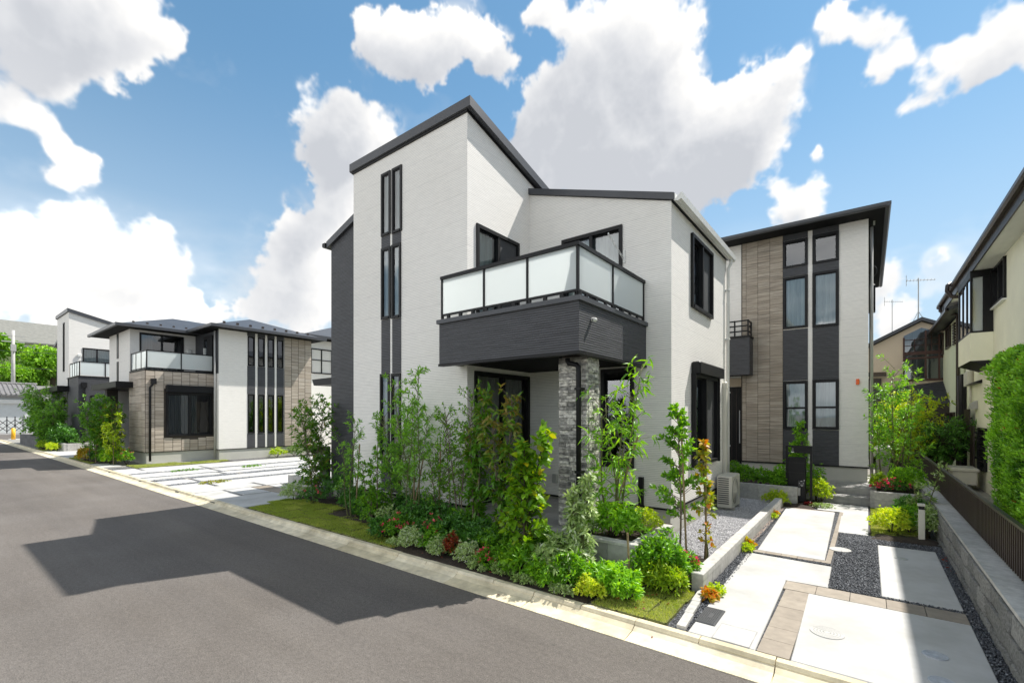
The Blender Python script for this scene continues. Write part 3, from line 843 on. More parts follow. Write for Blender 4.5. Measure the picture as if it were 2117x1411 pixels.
tr = MB().box(-8.765, -5.39, TY - .028, TY - .004, 7.262, 7.308)
tr.prism([(TX + .004, TY, 7.262), (TX + .004, TY, 7.306), (TX + .004, 12, 7.306 - .262 * 6.25), (TX + .004, 12, 7.262 - .262 * 6.25)], (.022, 0, 0))
tr.build('fascia_trim', M['black'], mh)
# wing
wg = MB()
wall(wg, (TX, WY), (1, 0), 2.854, .56, 5.55, [(.776, 1.988, 3.50, 5.43), (1.61, 2.204, 1.2, 2.91)], top=[(0, 6.54), (2.854, 5.615)])
wall(wg, (RX, WY), (0, 1), 3.70, .56, 5.60, [(1.042, 2.412, 4.08, 5.40), (1.12, 2.74, 1.17, 2.86)])
wall(wg, (RX, 11.285), (-1, 0), 2.85, .56, 5.55, top=[(0, 5.615), (2.85, 6.54)])
wg.build('wall', M['white'], mh)
rf = MB().prism([(TX - .4, WY - .05, 6.545 + .129), (TX - .4, WY - .05, 6.66 + .129), (-2.50, WY - .05, 5.725), (-2.50, WY - .05, 5.61)], (0, 3.80, 0))
rf.build('roof', M['roof'], mh)
g = MB()
gp = [(-2.505, 5.715), (-2.505, 5.60), (-2.44, 5.575), (-2.385, 5.60), (-2.372, 5.70), (-2.39, 5.70), (-2.40, 5.63), (-2.485, 5.63), (-2.485, 5.715)]
g.prism([(x, WY - .03, z) for x, z in gp[::-1]], (0, 3.83, 0)); g.prism([(x, WY - .04, z) for x, z in gp[1:6][::-1]], (0, .012, 0)); g.prism([(x, WY + 3.795, z) for x, z in gp[1:6][::-1]], (0, .012, 0))
g.build('gutter', M['whiteplastic'], mh, label='white eaves gutter')
dpipe = MB().tube([(-2.44, 11.2, 5.60), (-2.44, 11.2, 5.50), (-2.50, 11.2, 5.40), (-2.50, 11.2, .3)], .032, 10).build('downpipe', M['whiteplastic'], mh, smooth=True)
pc = MB()
for z in (4.9, 3.8, 2.6, 1.4): pc.box(-2.556, -2.462, 11.158, 11.242, z, z + .03)
pc.build('pipe_bracket', M['whiteplastic'], dpipe)
MB().cbox(-2.555, -2.475, 10.93, 11.05, .35, 2.72, .015).build('pipe_duct', M['ac'], mh, label='beige pipe duct')
MB().cbox(-2.557, -2.465, 10.915, 11.065, 2.70, 2.84, .02).build('pipe_duct', M['ac'], mh)
window(mh, oS, (0, 1), .234, 1.447, 3.50, 5.435, cols=2, screen=1)
window(mh, oS, (0, 1), .186, 1.79, .60, 2.86, cols=2, curtain='curtaingrey')
window(mh, (TX, WY), (1, 0), .776, 1.988, 3.50, 5.43, cols=2)
window(mh, (TX, WY), (1, 0), 1.61, 2.204, 1.2, 2.91, cols=1, curtain=None, proud=.05)
window(mh, (RX, WY), (0, 1), 1.042, 2.412, 4.08, 5.40, cols=2, screen=1, proud=.05)
window(mh, (RX, WY), (0, 1), 1.12, 2.74, 1.17, 2.86, cols=2, screen=1, proud=.06, cov=(0, .3))
sb = MB().cbox(RX + .002, RX + .17, WY + 1.06, WY + 2.80, 2.865, 3.08, .02).build('shutter_box', M['black'], mh)
for a in (WY + 1.065, WY + 2.755): box('shutter_guide', M['black'], mh, RX + .002, RX + .085, a, a + .045, 1.14, 2.864)
# foundations and base trim
fd = MB().box(-8.72, -5.44, TY + .03, 11.9, .02, .535).box(TX - .03, RX - .025, WY + .03, 11.2, .02, .534).box(-10.33, -8.70, 6.24, 10.9, .02, .5345)
fd.build('foundation', M['found'], mh)
bt = MB().box(-8.757, -5.398, TY - .012, TY + .05, .53, .562).box(TX - .02, TX + .014, TY + .05, WY - .02, .531, .563)
bt.box(TX + .014, RX + .012, WY - .013, WY + .05, .53, .561).box(RX - .02, RX + .013, WY + .05, 11.29, .5305, .5615).box(-10.372, -8.76, 6.186, 6.24, .5302, .562)
bt.build('base_flashing', M['black'], mh)
# dark rear part on the left
dk = MB()
wall(dk, (-10.36, 6.2), (1, 0), 1.63, .555, 6.17, top=[(0, 6.20), (1.63, 6.74)])
wall(dk, (-10.36, 11.0), (0, -1), 4.8, .555, 6.19)
wall(dk, (-8.7, 11.0), (-1, 0), 1.66, .555, 6.19)
dk.build('wall', M['dark'], mh, label='charcoal ribbed wall left of the white tower')
rf = MB().prism([(-10.47, 6.13, 6.17), (-10.47, 6.13, 6.33), (-8.735, 6.13, 6.905), (-8.735, 6.13, 6.745)], (0, 4.95, 0))
rf.build('roof', M['roof'], mh)
MB().prism([(-10.60, 6.10, 6.30), (-10.60, 6.10, 6.22), (-10.56, 6.10, 6.19), (-10.475, 6.10, 6.19), (-10.475, 6.10, 6.30)], (0, 5, 0)).build('gutter', M['black'], mh)
MB().prism([(-12.25, 6.8, 2.93), (-12.32, 6.8, 3.07), (-12.34, 6.8, 3.10), (-10.365, 6.8, 3.13), (-10.365, 6.8, 2.93)], (0, 1.7, 0)).build('entrance_canopy', M['black'], mh)
# balcony
BX0, BX1, BY = -5.60, -2.982, 5.285
bp = MB()
bp.box(BX0, BX1, BY, BY + .13, 2.945, 3.60).box(BX1 - .13, BX1, BY + .13, WY - .003, 2.945, 3.60).box(BX0, BX0 + .12, BY + .13, TY - .003, 2.945, 3.60)
bal = bp.build('balcony', M['dark'], mh, label='charcoal ribbed balcony parapet')
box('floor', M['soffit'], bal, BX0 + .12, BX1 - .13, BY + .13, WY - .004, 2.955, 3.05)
MB().box(BX0 - .012, BX1 + .012, BY - .014, BY + .10, 2.905, 2.944).box(BX1 - .1, BX1 + .013, BY + .10, WY - .004, 2.905, 2.9445).build('edge_trim', M['black'], bal)
MB().box(BX0 - .035, BX1 + .035, BY - .035, BY + .16, 3.60, 3.665).box(BX1 - .16, BX1 + .035, BY + .16, WY - .004, 3.60, 3.6655).box(BX0 - .035, BX0 + .15, BY + .16, TY - .004, 3.60, 3.6655).build('coping', M['roof'], bal)
MB().box(BX0, BX1 - .01, BY + .015, BY + .085, 4.335, 4.385).box(BX1 - .08, BX1 - .01, BY + .085, WY - .006, 4.335, 4.3855).build('handrail', M['black'], bal)
MB().box(BX0 + .01, BX1 - .025, BY + .033, BY + .067, 3.735, 3.765).box(BX1 - .062, BX1 - .028, BY + .067, WY - .01, 3.735, 3.7655).build('bottom_rail', M['black'], bal)
px = [BX0 + .022, -4.658, -3.84, BX1 - .045]
py = [BY + .05, 6.371, WY - .03]
for x in px: box('railing_post', M['black'], bal, x - .016, x + .016, BY + .03, BY + .07, 3.666, 4.334)
for y in py[1:]: box('railing_post', M['black'], bal, BX1 - .064, BX1 - .026, y - .016, y + .016, 3.666, 4.334)
box('railing_post', M['black'], bal, BX1 - .125, BX1 - .09, BY + .10, BY + .135, 3.666, 4.334)
for a in np.arange(px[0] + .12, px[-1], .27): box('rail_foot', M['black'], bal, a, a + .055, BY + .03, BY + .065, 3.666, 3.734)
for a in np.arange(py[0] + .2, py[-1], .29): box('rail_foot', M['black'], bal, BX1 - .062, BX1 - .03, a, a + .055, 3.666, 3.734)
for x0, x1 in zip(px, px[1:]): box('glass_panel', M['frost'], bal, x0 + .018, x1 - .018, BY + .046, BY + .053, 3.766, 4.334)
for y0, y1 in zip(py, py[1:]): box('glass_panel', M['frost'], bal, BX1 - .049, BX1 - .042, y0 + .018, y1 - .018, 3.766, 4.334)
tap = MB().tube([(BX1, 5.63, 3.40), (BX1 + .035, 5.63, 3.40)], .026, 10).tube([(BX1 + .035, 5.63, 3.40), (BX1 + .075, 5.60, 3.385)], .028, 10).build('spotlight', M['whiteplastic'], mh, smooth=True)
# laundry-pole bracket
lb = thing('laundry_pole_bracket', 'white perforated laundry pole arm fixed beside the upper balcony window', 'pole bracket', (-3.37, WY, 4.9))
MB().box(-3.395, -3.355, WY - .02, WY - .001, 4.76, 4.98).build('base_plate', M['whiteplastic'], lb)
arm = MB()
p0, p1 = Vector((-3.375, WY - .03, 4.82)), Vector((-3.46, WY - .46, 5.15))
for k in range(5):
    a, b = p0.lerp(p1, k / 5), p0.lerp(p1, (k + 1) / 5)
    for s in (-.016, .016):
        arm.tube([a + Vector((0, s * .4, s)), b + Vector((0, s * .4, s))], .006, 4)
    arm.tube([b + Vector((0, -.006, -.018)), b + Vector((0, .006, .018))], .010, 4)
arm.build('arm', M['whiteplastic'], lb)
# stone pillar
pil = box('pillar', M['tileback'], mh, -3.535, -3.125, 5.765, 6.04, .45, 2.953, label='split-stone pillar under the balcony corner')
um_st = [unit_mesh('stone', M['stone'], .03, .09, s) for s in range(6)]
z = .47; r_ = 0
while z < 2.9:
    h = rnd.choice((.038, .042, .046, .06))
    x = -3.562; 
    while x < -3.105:
        L = min(rnd.uniform(.10, .26), -3.10 - x)
        if -3.10 - (x + L) < .06: L = -3.10 - x
        pd = rnd.uniform(.045, .066)
        piece('stone', um_st[rnd.randrange(6)], pil, (x + L / 2, 5.772 - pd / 2, z), (L - .004, pd, h - .003))
        x += L
    y = 5.76
    while y < 6.06:
        L = min(rnd.uniform(.10, .22), 6.07 - y)
        if 6.07 - (y + L) < .05: L = 6.07 - y
        pd = rnd.uniform(.028, .05)
        piece('stone', um_st[rnd.randrange(6)], pil, (-3.13 + pd / 2, y + L / 2, z), (L - .004, pd, h - .003), R(90))
        y += L
    z += h
dpp = MB().tube([(-3.34, 5.60, 2.90), (-3.34, 5.60, 2.86), (-3.32, 5.60, 2.83), (-3.20, 5.60, 2.80), (-3.17, 5.60, 2.77), (-3.165, 5.60, 2.70), (-3.165, 5.60, .5)], .036, 10).build('downpipe', M['black'], mh, smooth=True, label='black downpipe in front of the pillar')
bk = MB()
for z in (2.45, 1.3): bk.box(-3.21, -3.12, 5.56, 5.70, z, z + .035)
bk.build('pipe_bracket', M['black'], dpp)
MB().cbox(-4.85, -4.74, WY - .05, WY - .001, .80, .97, .012).build('outdoor_socket', M['greyplastic'], mh)
MB().box(-3.10, -3.02, WY - .06, WY - .002, .53, 1.05).build('wall_duct', M['black'], mh)
# terrace and planter in front of it
te = thing('terrace', None, None, (-4, 6, .08), kind='structure')
box('base', M['found'], te, -5.35, -3.06, 5.46, 7.57, .03, .475)
for i in range(8):
    for j in range(7):
        piece('paving_tile', um_p, te, (-5.33 + .287 * (i + .5), 5.46 + .301 * (j + .5), .47), (.283, .297, .03 + rnd.uniform(-.001, .001)))
pl = thing('block_planter', 'raised grey block planter full of shrubs in front of the stone pillar', 'planter', (-2.7, 5.8, .08))
um_d = unit_mesh('block', M['pavergrey'], .014)
for row in range(2):
    z0 = .08 + .205 * row
    for i in range(8):
        x0 = -5.35 + i * .3915
        piece('block', um_d, pl, (x0 + .196, 5.40, z0), (.387, .12, .2))
    for j in range(3):
        piece('block', um_d, pl, (-2.278, 5.46 + .39 * (j + .5), z0), (.386, .12, .2), R(90))
MB().cbox(-5.36, -2.21, 5.332, 5.466, .489, .53, .008).cbox(-2.345, -2.211, 5.468, 6.64, .489, .5305, .008).build('coping', M['cblock'], pl)
box('soil', M['soil'], pl, -3.055, -2.345, 5.466, 7.0, .1, .46)

# ================================================================== AC UNIT
ac = thing('outdoor_unit', 'ivory air-conditioner outdoor unit with round fan grille on the pale gravel', 'air conditioner', (-2.35, 10.58, .13))
AX0, AX1, AY0, AY1, AZ0, AZ1 = -2.50, -2.205, 10.21, 10.95, .20, .85
case = MB().cbox(AX0, AX1, AY0, AY1, AZ0, AZ1, .02).build('casing', M['ac'], ac)
fan = MB()
cy, cz, r = 10.50, .525, .26
for q in range(1, 12):
    rr_ = r * q / 11
    pts = [(AX1 + .022 - .012 * (q / 11) ** 2, cy + rr_ * math.cos(2 * math.pi * i / 28), cz + rr_ * math.sin(2 * math.pi * i / 28)) for i in range(29)]
    fan.tube(pts, .0045, 3, False)
for i in range(12):
    a = 2 * math.pi * i / 12
    fan.tube([(AX1 + .024, cy, cz), (AX1 + .012, cy + r * math.cos(a), cz + r * math.sin(a))], .004, 3)
fan.tube([(AX1, cy, cz), (AX1 + .03, cy, cz)], .045, 12)
fan.build('fan_grille', M['ac'], ac)
dc = MB(); k = 28
dc.prism([(AX1 - .01, cy + (r + .005) * math.cos(2 * math.pi * i / k), cz + (r + .005) * math.sin(2 * math.pi * i / k)) for i in range(k)], (.012, 0, 0))
dc.build('fan_opening', plain('fan_shade', (.14, .135, .12), .8), ac)
cf = MB()
for i in range(13): cf.box(AX0 + .03, AX1 - .06, AY0 - .006, AY0 + .004, AZ0 + .07 + i * .043, AZ0 + .093 + i * .043)
cf.build('coil_fins', plain('coil_dark', (.09, .09, .09), .6), ac)
for i in (0, 1): box('foot', M['cblock'], ac, AX0 - .02, AX1 + .02, AY0 + .09 + i * .46, AY0 + .19 + i * .46, .11, .20)

# ================================================================== RIGHT-HAND HOUSE
HY = 14.617
rh = thing('house', 'tall narrow house with taupe tile band and stacked windows beyond the mailbox post', 'house', (-1.5, 15, .1))
rw_ = MB()
W6 = [(-1.846, -1.29, 6.135, 6.85), (-1.166, -.61, 6.13, 6.86), (-1.846, -1.29, 4.47, 5.86), (-1.166, -.61, 4.445, 5.87), (-1.846, -1.29, 1.73, 3.02), (-1.166, -.61, 1.74, 3.03)]
oR = (-2.9, HY)
wall(rw_, oR, (1, 0), 2.905, .79, 7.03, [(a + 2.9, b + 2.9, c, d) for a, b, c, d in W6])
wall(rw_, (-4.8, HY), (1, 0), 1.9, 3.255, 7.03)
wall(rw_, (.005, HY), (0, 1), 7.5, .79, 7.03)
wall(rw_, (.005, HY + 7.5), (-1, 0), 4.8, .4, 7.03)
wall(rw_, (-4.8, HY + 7.5), (0, -1), 7.5, .4, 7.03)
rw_.poly([(-2.9, HY, .6), (-2.9, HY + .95, .6), (-2.9, HY + .95, 3.255), (-2.9, HY, 3.255)])
rw_.build('wall', M['white'], rh)
for i, (a, b, c, d) in enumerate(W6):
    window(rh, oR, (1, 0), a + 2.9, b + 2.9, c, d, rows=2 if i > 3 else 1, split=.44 if i > 3 else None, fw=.045, proud=.03, cd=-.075, curtain=None if i < 2 else 'curtain')
for (x0, x1) in ((-1.855, -1.28), (-1.176, -.60)):
    for z0, z1 in ((.80, 1.715), (3.045, 4.43), (5.885, 6.115), (6.875, 7.03)): box('spandrel_panel', M['dark'], rh, x0, x1, HY - .012, HY + .02, z0, z1)
tb = box('tile_cladding', M['tileback'], rh, -2.905, -1.857, HY - .012, HY + .01, .80, 7.03, label='taupe tile band')
um_t = unit_mesh('tile', M['tile'], .012)
cols = [(-2.88, -2.775), (-2.775, -2.475), (-2.475, -2.175), (-2.175, -1.86)]
for ci, (c0, c1) in enumerate(cols):
    z = .80
    while z < 7.0:
        h = rnd.choice((.065, .08, .095, .13, .16))
        if z + h > 7.0: h = 7.03 - z
        piece('tile', um_t, tb, ((c0 + c1) / 2, HY - .019, z), (c1 - c0 - .008, .016 + rnd.uniform(-.003, .003), h - .004))
        z += h
MB().box(-2.92, .012, HY - .02, HY + .03, .765, .80).box(-.02, .018, HY + .03, 22, .765, .80).build('base_flashing', M['black'], rh)
MB().box(-2.89, -.015, HY + .02, 22, .05, .764).build('foundation', M['found'], rh)
# roof: low hip with deep eaves
rz0, rz1 = 7.03, 7.09
X0, X1, Y0, Y1 = -5.2, .32, HY - .6, 22.7
hp = MB()
hp.v = [(X0, Y0, rz1), (X1, Y0, rz1), (X1, Y1, rz1), (X0, Y1, rz1), (-2.44, 16.8, rz1 + .72), (-2.44, 19.9, rz1 + .72), (X0, Y0, rz0), (X1, Y0, rz0), (X1, Y1, rz0), (X0, Y1, rz0)]
hp.f = [(0, 1, 4), (1, 2, 5, 4), (2, 3, 5), (3, 0, 4, 5), (6, 7, 1, 0), (7, 8, 2, 1), (8, 9, 3, 2), (9, 6, 0, 3)]
roof = hp.build('roof', M['roof'], rh)
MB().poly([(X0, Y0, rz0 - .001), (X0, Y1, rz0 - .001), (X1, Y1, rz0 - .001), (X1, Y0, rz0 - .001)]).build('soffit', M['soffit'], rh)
gp = [(0, 0), (0, -.08), (-.03, -.105), (-.08, -.105), (-.11, -.07), (-.11, 0)]
MB().prism([(X0 - .02, Y0 + a, rz1 + .02 + b) for a, b in gp], (X1 - X0 + .06, 0, 0)).build('gutter', M['roof'], rh)
MB().prism([(X1 - a, Y0 - .1, rz1 + .02 + b) for a, b in gp][::-1], (0, Y1 - Y0, 0)).build('gutter', M['roof'], rh)
for i in range(8):
    xx = X0 + .5 + i * .66
    zz = rz1 + .72 * .5 / 2.8
    box('snow_guard', M['black'], roof, xx, xx + .06, Y0 + .48, Y0 + .53, zz, zz + .085)
sv = MB().box(.10, .14, HY + .25, HY + .6, 7.024, 7.03)
sv.build('soffit_vent', M['greyplastic'], rh)
# small balcony over the door recess
rb = box('balcony', M['dark'], rh, -4.6, -2.60, HY - .5, HY - .002, 3.23, 4.27, label='small charcoal balcony with black bar rail')
box('coping', M['black'], rb, -4.6, -2.575, HY - .525, HY - .003, 4.27, 4.32)
rl = MB()
for z in (4.43, 4.58, 4.72): rl.box(-4.6, -2.63, HY - .49, HY - .46, z, z + .035).box(-2.66, -2.63, HY - .46, HY - .01, z, z + .0345)
rl.build('railing', M['black'], rb)
for x in (-3.4, -2.66, -3.0): box('railing_post', M['black'], rb, x, x + .035, HY - .495, HY - .455, 4.32, 4.76)
box('railing_post', M['black'], rb, -2.662, -2.627, HY - .06, HY - .03, 4.32, 4.76)
box('window_jamb', M['black'], rh, -3.35, -3.27, HY - .04, HY - .002, 4.2, 5.4)
# entrance door in the recess
box('lintel', M['beige'], rh, -4.8, -2.905, HY + .88, HY + .95, 2.98, 3.254)
box('recess_ceiling', M['whitesoffit'], rh, -4.8, -2.905, HY + .001, HY + .88, 3.24, 3.254)
door = box('door', M['black'], rh, -3.85, -3.03, HY + .89, HY + .94, .62, 2.97)
box('door_frame', M['black'], rh, -3.03, -2.906, HY + .87, HY + .95, .6, 2.979)
pn = MB()
for x in (-3.75, -3.62, -3.49, -3.36, -3.23): pn.box(x, x + .012, HY + .884, HY + .8905, .66, 2.93)
pn.build('groove', M['brownmetal'], door)
MB().tube([(-3.12, HY + .84, 1.25), (-3.12, HY + .84, 2.25)], .016, 6).box(-3.128, -3.112, HY + .84, HY + .89, 1.28, 1.30).box(-3.128, -3.112, HY + .84, HY + .89, 2.2, 2.22).build('handle', M['plate'], door)
box('porch_floor', M['porcelain'], rh, -4.8, -2.905, HY + .0, HY + .95, .3, .60)
MB().cbox(-.245, -.175, HY - .05, HY - .001, 2.88, 3.02, .012).build('alarm_light', M['orange'], rh, label='small orange wall light')
# service pipes and meter on the far right wall
sp = MB().tube([(.07, HY + .55, 6.98), (.07, HY + .55, .4)], .035, 8).build('downpipe', M['greyplastic'], rh, smooth=True)
mb_ = MB().cbox(.006, .15, HY + .75, HY + 1.15, 4.85, 5.55, .03).build('meter_box', M['black'], rh)
cb = MB()
for k in range(3):
    cb.tube([(.08 + .10 * math.sin(2 * math.pi * i / 16 + k), HY + .6 + .02 * k, 5.85 + .14 * math.cos(2 * math.pi * i / 16 + k)) for i in range(17)], .006, 3, False)
cb.build('cable_loop', M['wire'], rh)
MB().tube([(.03, HY + .3, 6.6), (.05, HY + .32, 5.9), (.03, HY + .3, 5.2), (.03, HY + .3, 3.0)], .012, 5).build('cable', M['wire'], rh)
# planters beside the entrance
p1 = thing('block_planter', 'low light grey block planter with clipped shrubs below the taupe tile band', 'planter', (-2.2, 12.9, .1))
for row in range(2):
    for i in range(5):
        piece('block', um_c, p1, (-3.2 + .39 * (i + .5), 12.06, .10 + .2 * row), (.386, .12, .197))
MB().box(-3.2, -1.25, 12.12, 14.5, .1, .40).build('soil', M['soil'], p1)
for i in range(5): piece('block', um_c, p1, (-1.26, 12.12 + .39 * (i + .5), .3), (.386, .1, .17), R(90))
p2 = thing('block_planter', 'pale grey block planter right of the entrance steps with pink azalea', 'planter', (.45, 13, .1))
for row in range(2):
    for i in range(2):
        piece('block', um_c, p2, (.105 + .39 * (i + .5) , 12.70, .09 + .185 * row), (.386, .12, .182))
    for j in range(3): piece('block', um_c, p2, (.09, 12.76 + .39 * (j + .5), .09 + .185 * row), (.386, .12, .182), R(-90))
box('soil', M['soil'], p2, .15, .885, 12.76, 15.9, .1, .42)
# mailbox post
mp = thing('mailbox_post', 'black metal gate post frame with mailbox and intercom at the entrance', 'mailbox post', (-1.25, 12.28, .1))
for x in (-1.505, -1.035): box('post', M['black'], mp, x, x + .045, 12.25, 12.31, .08, 1.415)
box('top_rail', M['black'], mp, -1.46, -1.035, 12.252, 12.308, 1.385, 1.414)
sg = box('name_plate', M['black'], mp, -1.39, -1.036, 12.262, 12.29, 1.245, 1.384)
MB().box(-1.395, -1.34, 12.254, 12.2615, 1.255, 1.275).build('number_mark', M['whitemark'], sg)
mk = MB()
for z in (1.30, 1.34): mk.box(-1.385, -1.35, 12.256, 12.2615, z, z + .006)
mk.box(-1.365, -1.359, 12.256, 12.2615, 1.29, 1.36)
mk.build('letter_mark', M['greyplastic'], sg)
mbx = MB().cbox(-1.455, -1.11, 12.20, 12.34, .16, 1.15, .01).build('mailbox', M['black'], mp)
for z in (1.02, .80): box('flap_joint', M['dark_in'], mbx, -1.452, -1.113, 12.197, 12.2005, z, z + .012)
ic = box('intercom', M['greyplastic'], mbx, -1.25, -1.135, 12.19, 12.1995, .50, .63)
ic.data.materials[0] = plain('dark_intercom', (.045, .045, .05), .5)
im_ = MB()
for (x, z, a, b) in ((-1.205, .615, .03, .012), (-1.145, .633, .018, .018), (-1.235, .565, .012, .012), (-1.16, .565, .014, .014), (-1.21, .535, .05, .006), (-1.19, .508, .02, .014)): im_.box(x, x + a, 12.183, 12.1895, z, z + b)
im_.build('button', M['whitemark'], ic)
# bollard lamp
bl = thing('garden_lamp', 'short beige square bollard lamp at the edge of the dark gravel', 'bollard light', (.675, 9.83, .08))
MB().cbox(.635, .715, 9.79, 9.87, .06, .60, .006).build('post', M['ac'], bl)
MB().cbox(.625, .718, 9.785, 9.88, .655, .69, .006).build('cap', M['ac'], bl)
MB().box(.64, .71, 9.795, 9.865, .60, .655).build('lens', M['black'], bl)

# ================================================================== NEIGHBOUR ON THE RIGHT
NX = 2.45
nh = thing('house', 'pale cream rendered house with dark eaves behind the tall hedge', 'house', (4, 14, 0))
nw = MB()
oN = (NX, 20.4)
wall(nw, oN, (0, -1), 13.4, -.05, 5.74, [(20.4 - 16.2, 20.4 - 14.94, 4.74, 5.66), (20.4 - 18.0, 20.4 - 17.03, .64, 1.75)])
wall(nw, (NX, 7.0), (1, 0), 6, -.05, 5.74); wall(nw, (NX + 6, 7.0), (0, 1), 13.4, -.05, 5.74); wall(nw, (NX + 6, 20.4), (-1, 0), 6, -.05, 5.74)
nw.build('wall', M['cream'], nh)
window(nh, oN, (0, -1), 20.4 - 16.2, 20.4 - 14.94, 4.74, 5.66, cols=2, curtain='curtaingrey', proud=.05)
box('window_sill', M['whiteplastic'], nh, NX - .07, NX + .01, 14.9, 16.24, 4.69, 4.727)
window(nh, oN, (0, -1), 20.4 - 18.0, 20.4 - 17.03, .64, 1.75, rows=6, curtain=None, proud=.06)
la = thing('window_lattice', 'black vertical slat screen hung over the lower louvred window', 'screen', (NX - .12, 18.6, .7))
for i in range(10): piece('slat', um_s, la, (NX - .12, 18.05 + i * .055, .66), (.035, .03, 1.15))
MB().box(NX - .11, NX - .06, 18.03, 18.6, .9, .94).box(NX - .11, NX - .06, 18.03, 18.6, 1.6, 1.64).build('rail', M['black'], la)
lb2 = thing('window_lattice', 'black slat screen higher up beside the brown drainpipes', 'screen', (NX - .12, 19.2, 1.7))
for i in range(12): piece('slat', um_s, lb2, (NX - .12, 18.75 + i * .075, 1.2), (.035, .04, 1.08))
MB().box(NX - .11, NX - .06, 18.75, 19.6, 1.4, 1.44).box(NX - .11, NX - .06, 18.75, 19.6, 2.0, 2.04).build('rail', M['black'], lb2)
MB().prism([(2.06, 6.4, 5.735), (2.06, 6.4, 5.765), (2.45, 6.4, 5.765), (2.45, 6.4, 5.735)], (0, 16.2, 0)).build('soffit', M['whitesoffit'], nh)
fz = MB().prism([(2.058, 6.38, 5.72), (2.085, 6.38, 5.72), (2.085, 6.38, 5.97), (2.058, 6.38, 5.97)][::-1], (0, 16.25, 0)).build('fascia', M['brownmetal'], nh)
MB().prism([(2.04, 6.36, 6.06), (5.45, 6.36, 7.3), (8.9, 6.36, 6.06), (8.9, 6.36, 5.98), (5.45, 6.36, 7.2), (2.04, 6.36, 5.975)], (0, 16.3, 0)).build('roof', M['roof'], nh)
MB().prism([(1.96, 6.36, 6.05), (1.955, 6.36, 5.97), (1.99, 6.36, 5.93), (2.055, 6.36, 5.93), (2.055, 6.36, 6.05)][::-1], (0, 16.32, 0)).build('gutter', M['brownmetal'], nh)
MB().tube([(2.0, 22.0, 5.95), (2.0, 22.0, 5.75), (2.1, 21.9, 5.62), (2.3, 21.6, 5.55), (2.39, 21.5, 5.5), (2.39, 21.5, .1)], .05, 8).build('downpipe', M['brownmetal'], nh, smooth=True)
MB().tube([(1.98, 19.2, 6.1), (1.9, 19.1, 6.02), (1.88, 19.05, 5.85), (1.98, 19.0, 5.66), (2.2, 18.9, 5.6)], .055, 8).build('gutter_bend', M['brownmetal'], nh, smooth=True)
MB().tube([(2.37, 20.95, 3.4), (2.37, 20.95, .1)], .055, 8).build('downpipe', M['brownmetal'], nh, smooth=True)
box('corner_board', M['black'], nh, 2.33, 2.449, 20.2, 20.75, -.05, 3.4)
# bay window
by = MB()
by.box(2.035, NX - .002, 16.275, 18.2, 3.47, 4.19)
bay = by.build('bay_window', M['cream'], nh, label='boxed-out bay window')
MB().prism([(2.035, 16.275, 3.468), (NX - .002, 16.275, 3.468), (NX - .002, 16.275, 3.30)], (0, 1.925, 0)).build('bay_underside', M['black'], bay)
fr = MB()
for y in (16.275, 16.86, 17.50, 18.15): fr.box(2.035, 2.08, y, y + .05, 4.19, 5.60)
fr.box(2.032, NX - .003, 16.27, 18.205, 4.17, 4.215).box(2.032, NX - .003, 16.27, 18.205, 5.56, 5.73)
fr.box(2.26, 2.30, 16.278, 16.32, 4.21, 5.56).box(2.30, NX - .003, 16.29, 16.33, 4.21, 5.56)
fr.build('frame', M['black'], bay)
MB().poly([(2.055, 16.3, 4.2), (2.055, 18.18, 4.2), (2.055, 18.18, 5.58), (2.055, 16.3, 5.58)]).build('pane', M['glass'], bay)
MB().poly([(2.055, 16.30, 4.2), (2.28, 16.30, 4.2), (2.28, 16.30, 5.58), (2.055, 16.30, 5.58)]).build('pane', M['frost'], bay)
box('blind', M['curtain'], bay, 2.14, 2.15, 16.5, 18.15, 4.2, 5.58)
yc = thing('hanging_towel', 'yellow cloth hanging behind the frosted side pane of the bay window', 'cloth', (2.12, 16.36, 4.4))
MB().box(2.062, 2.135, 16.33, 16.345, 4.42, 5.30).build('cloth', plain('yellow_cloth', (.62, .52, .02), .9), yc)
# pipes, hoods and meter on the lower wall
MB().cbox(NX - .13, NX - .001, 18.95, 19.75, 2.98, 3.42, .04).build('duct_cover', M['ac'], nh)
MB().tube([(NX - .05, 19.1, 2.98), (NX - .05, 19.1, 2.3)], .03, 8).build('vent_pipe', M['ac'], nh, smooth=True)
MB().prism([(NX - .16, 18.35, 2.28), (NX - .12, 18.35, 2.44), (NX - .001, 18.35, 2.52), (NX - .001, 18.35, 2.28)], (0, .38, 0)).build('vent_hood', M['greyplastic'], nh)
MB().prism([(NX - .2, 17.7, 2.98), (NX - .001, 17.7, 3.08), (NX - .001, 17.7, 2.98)], (0, 1.2, 0)).build('window_awning', M['black'], nh)
MB().cbox(NX - .2, NX - .001, 18.6, 18.95, -.05, .62, .02).build('meter_cabinet', M['whiteplastic'], nh)
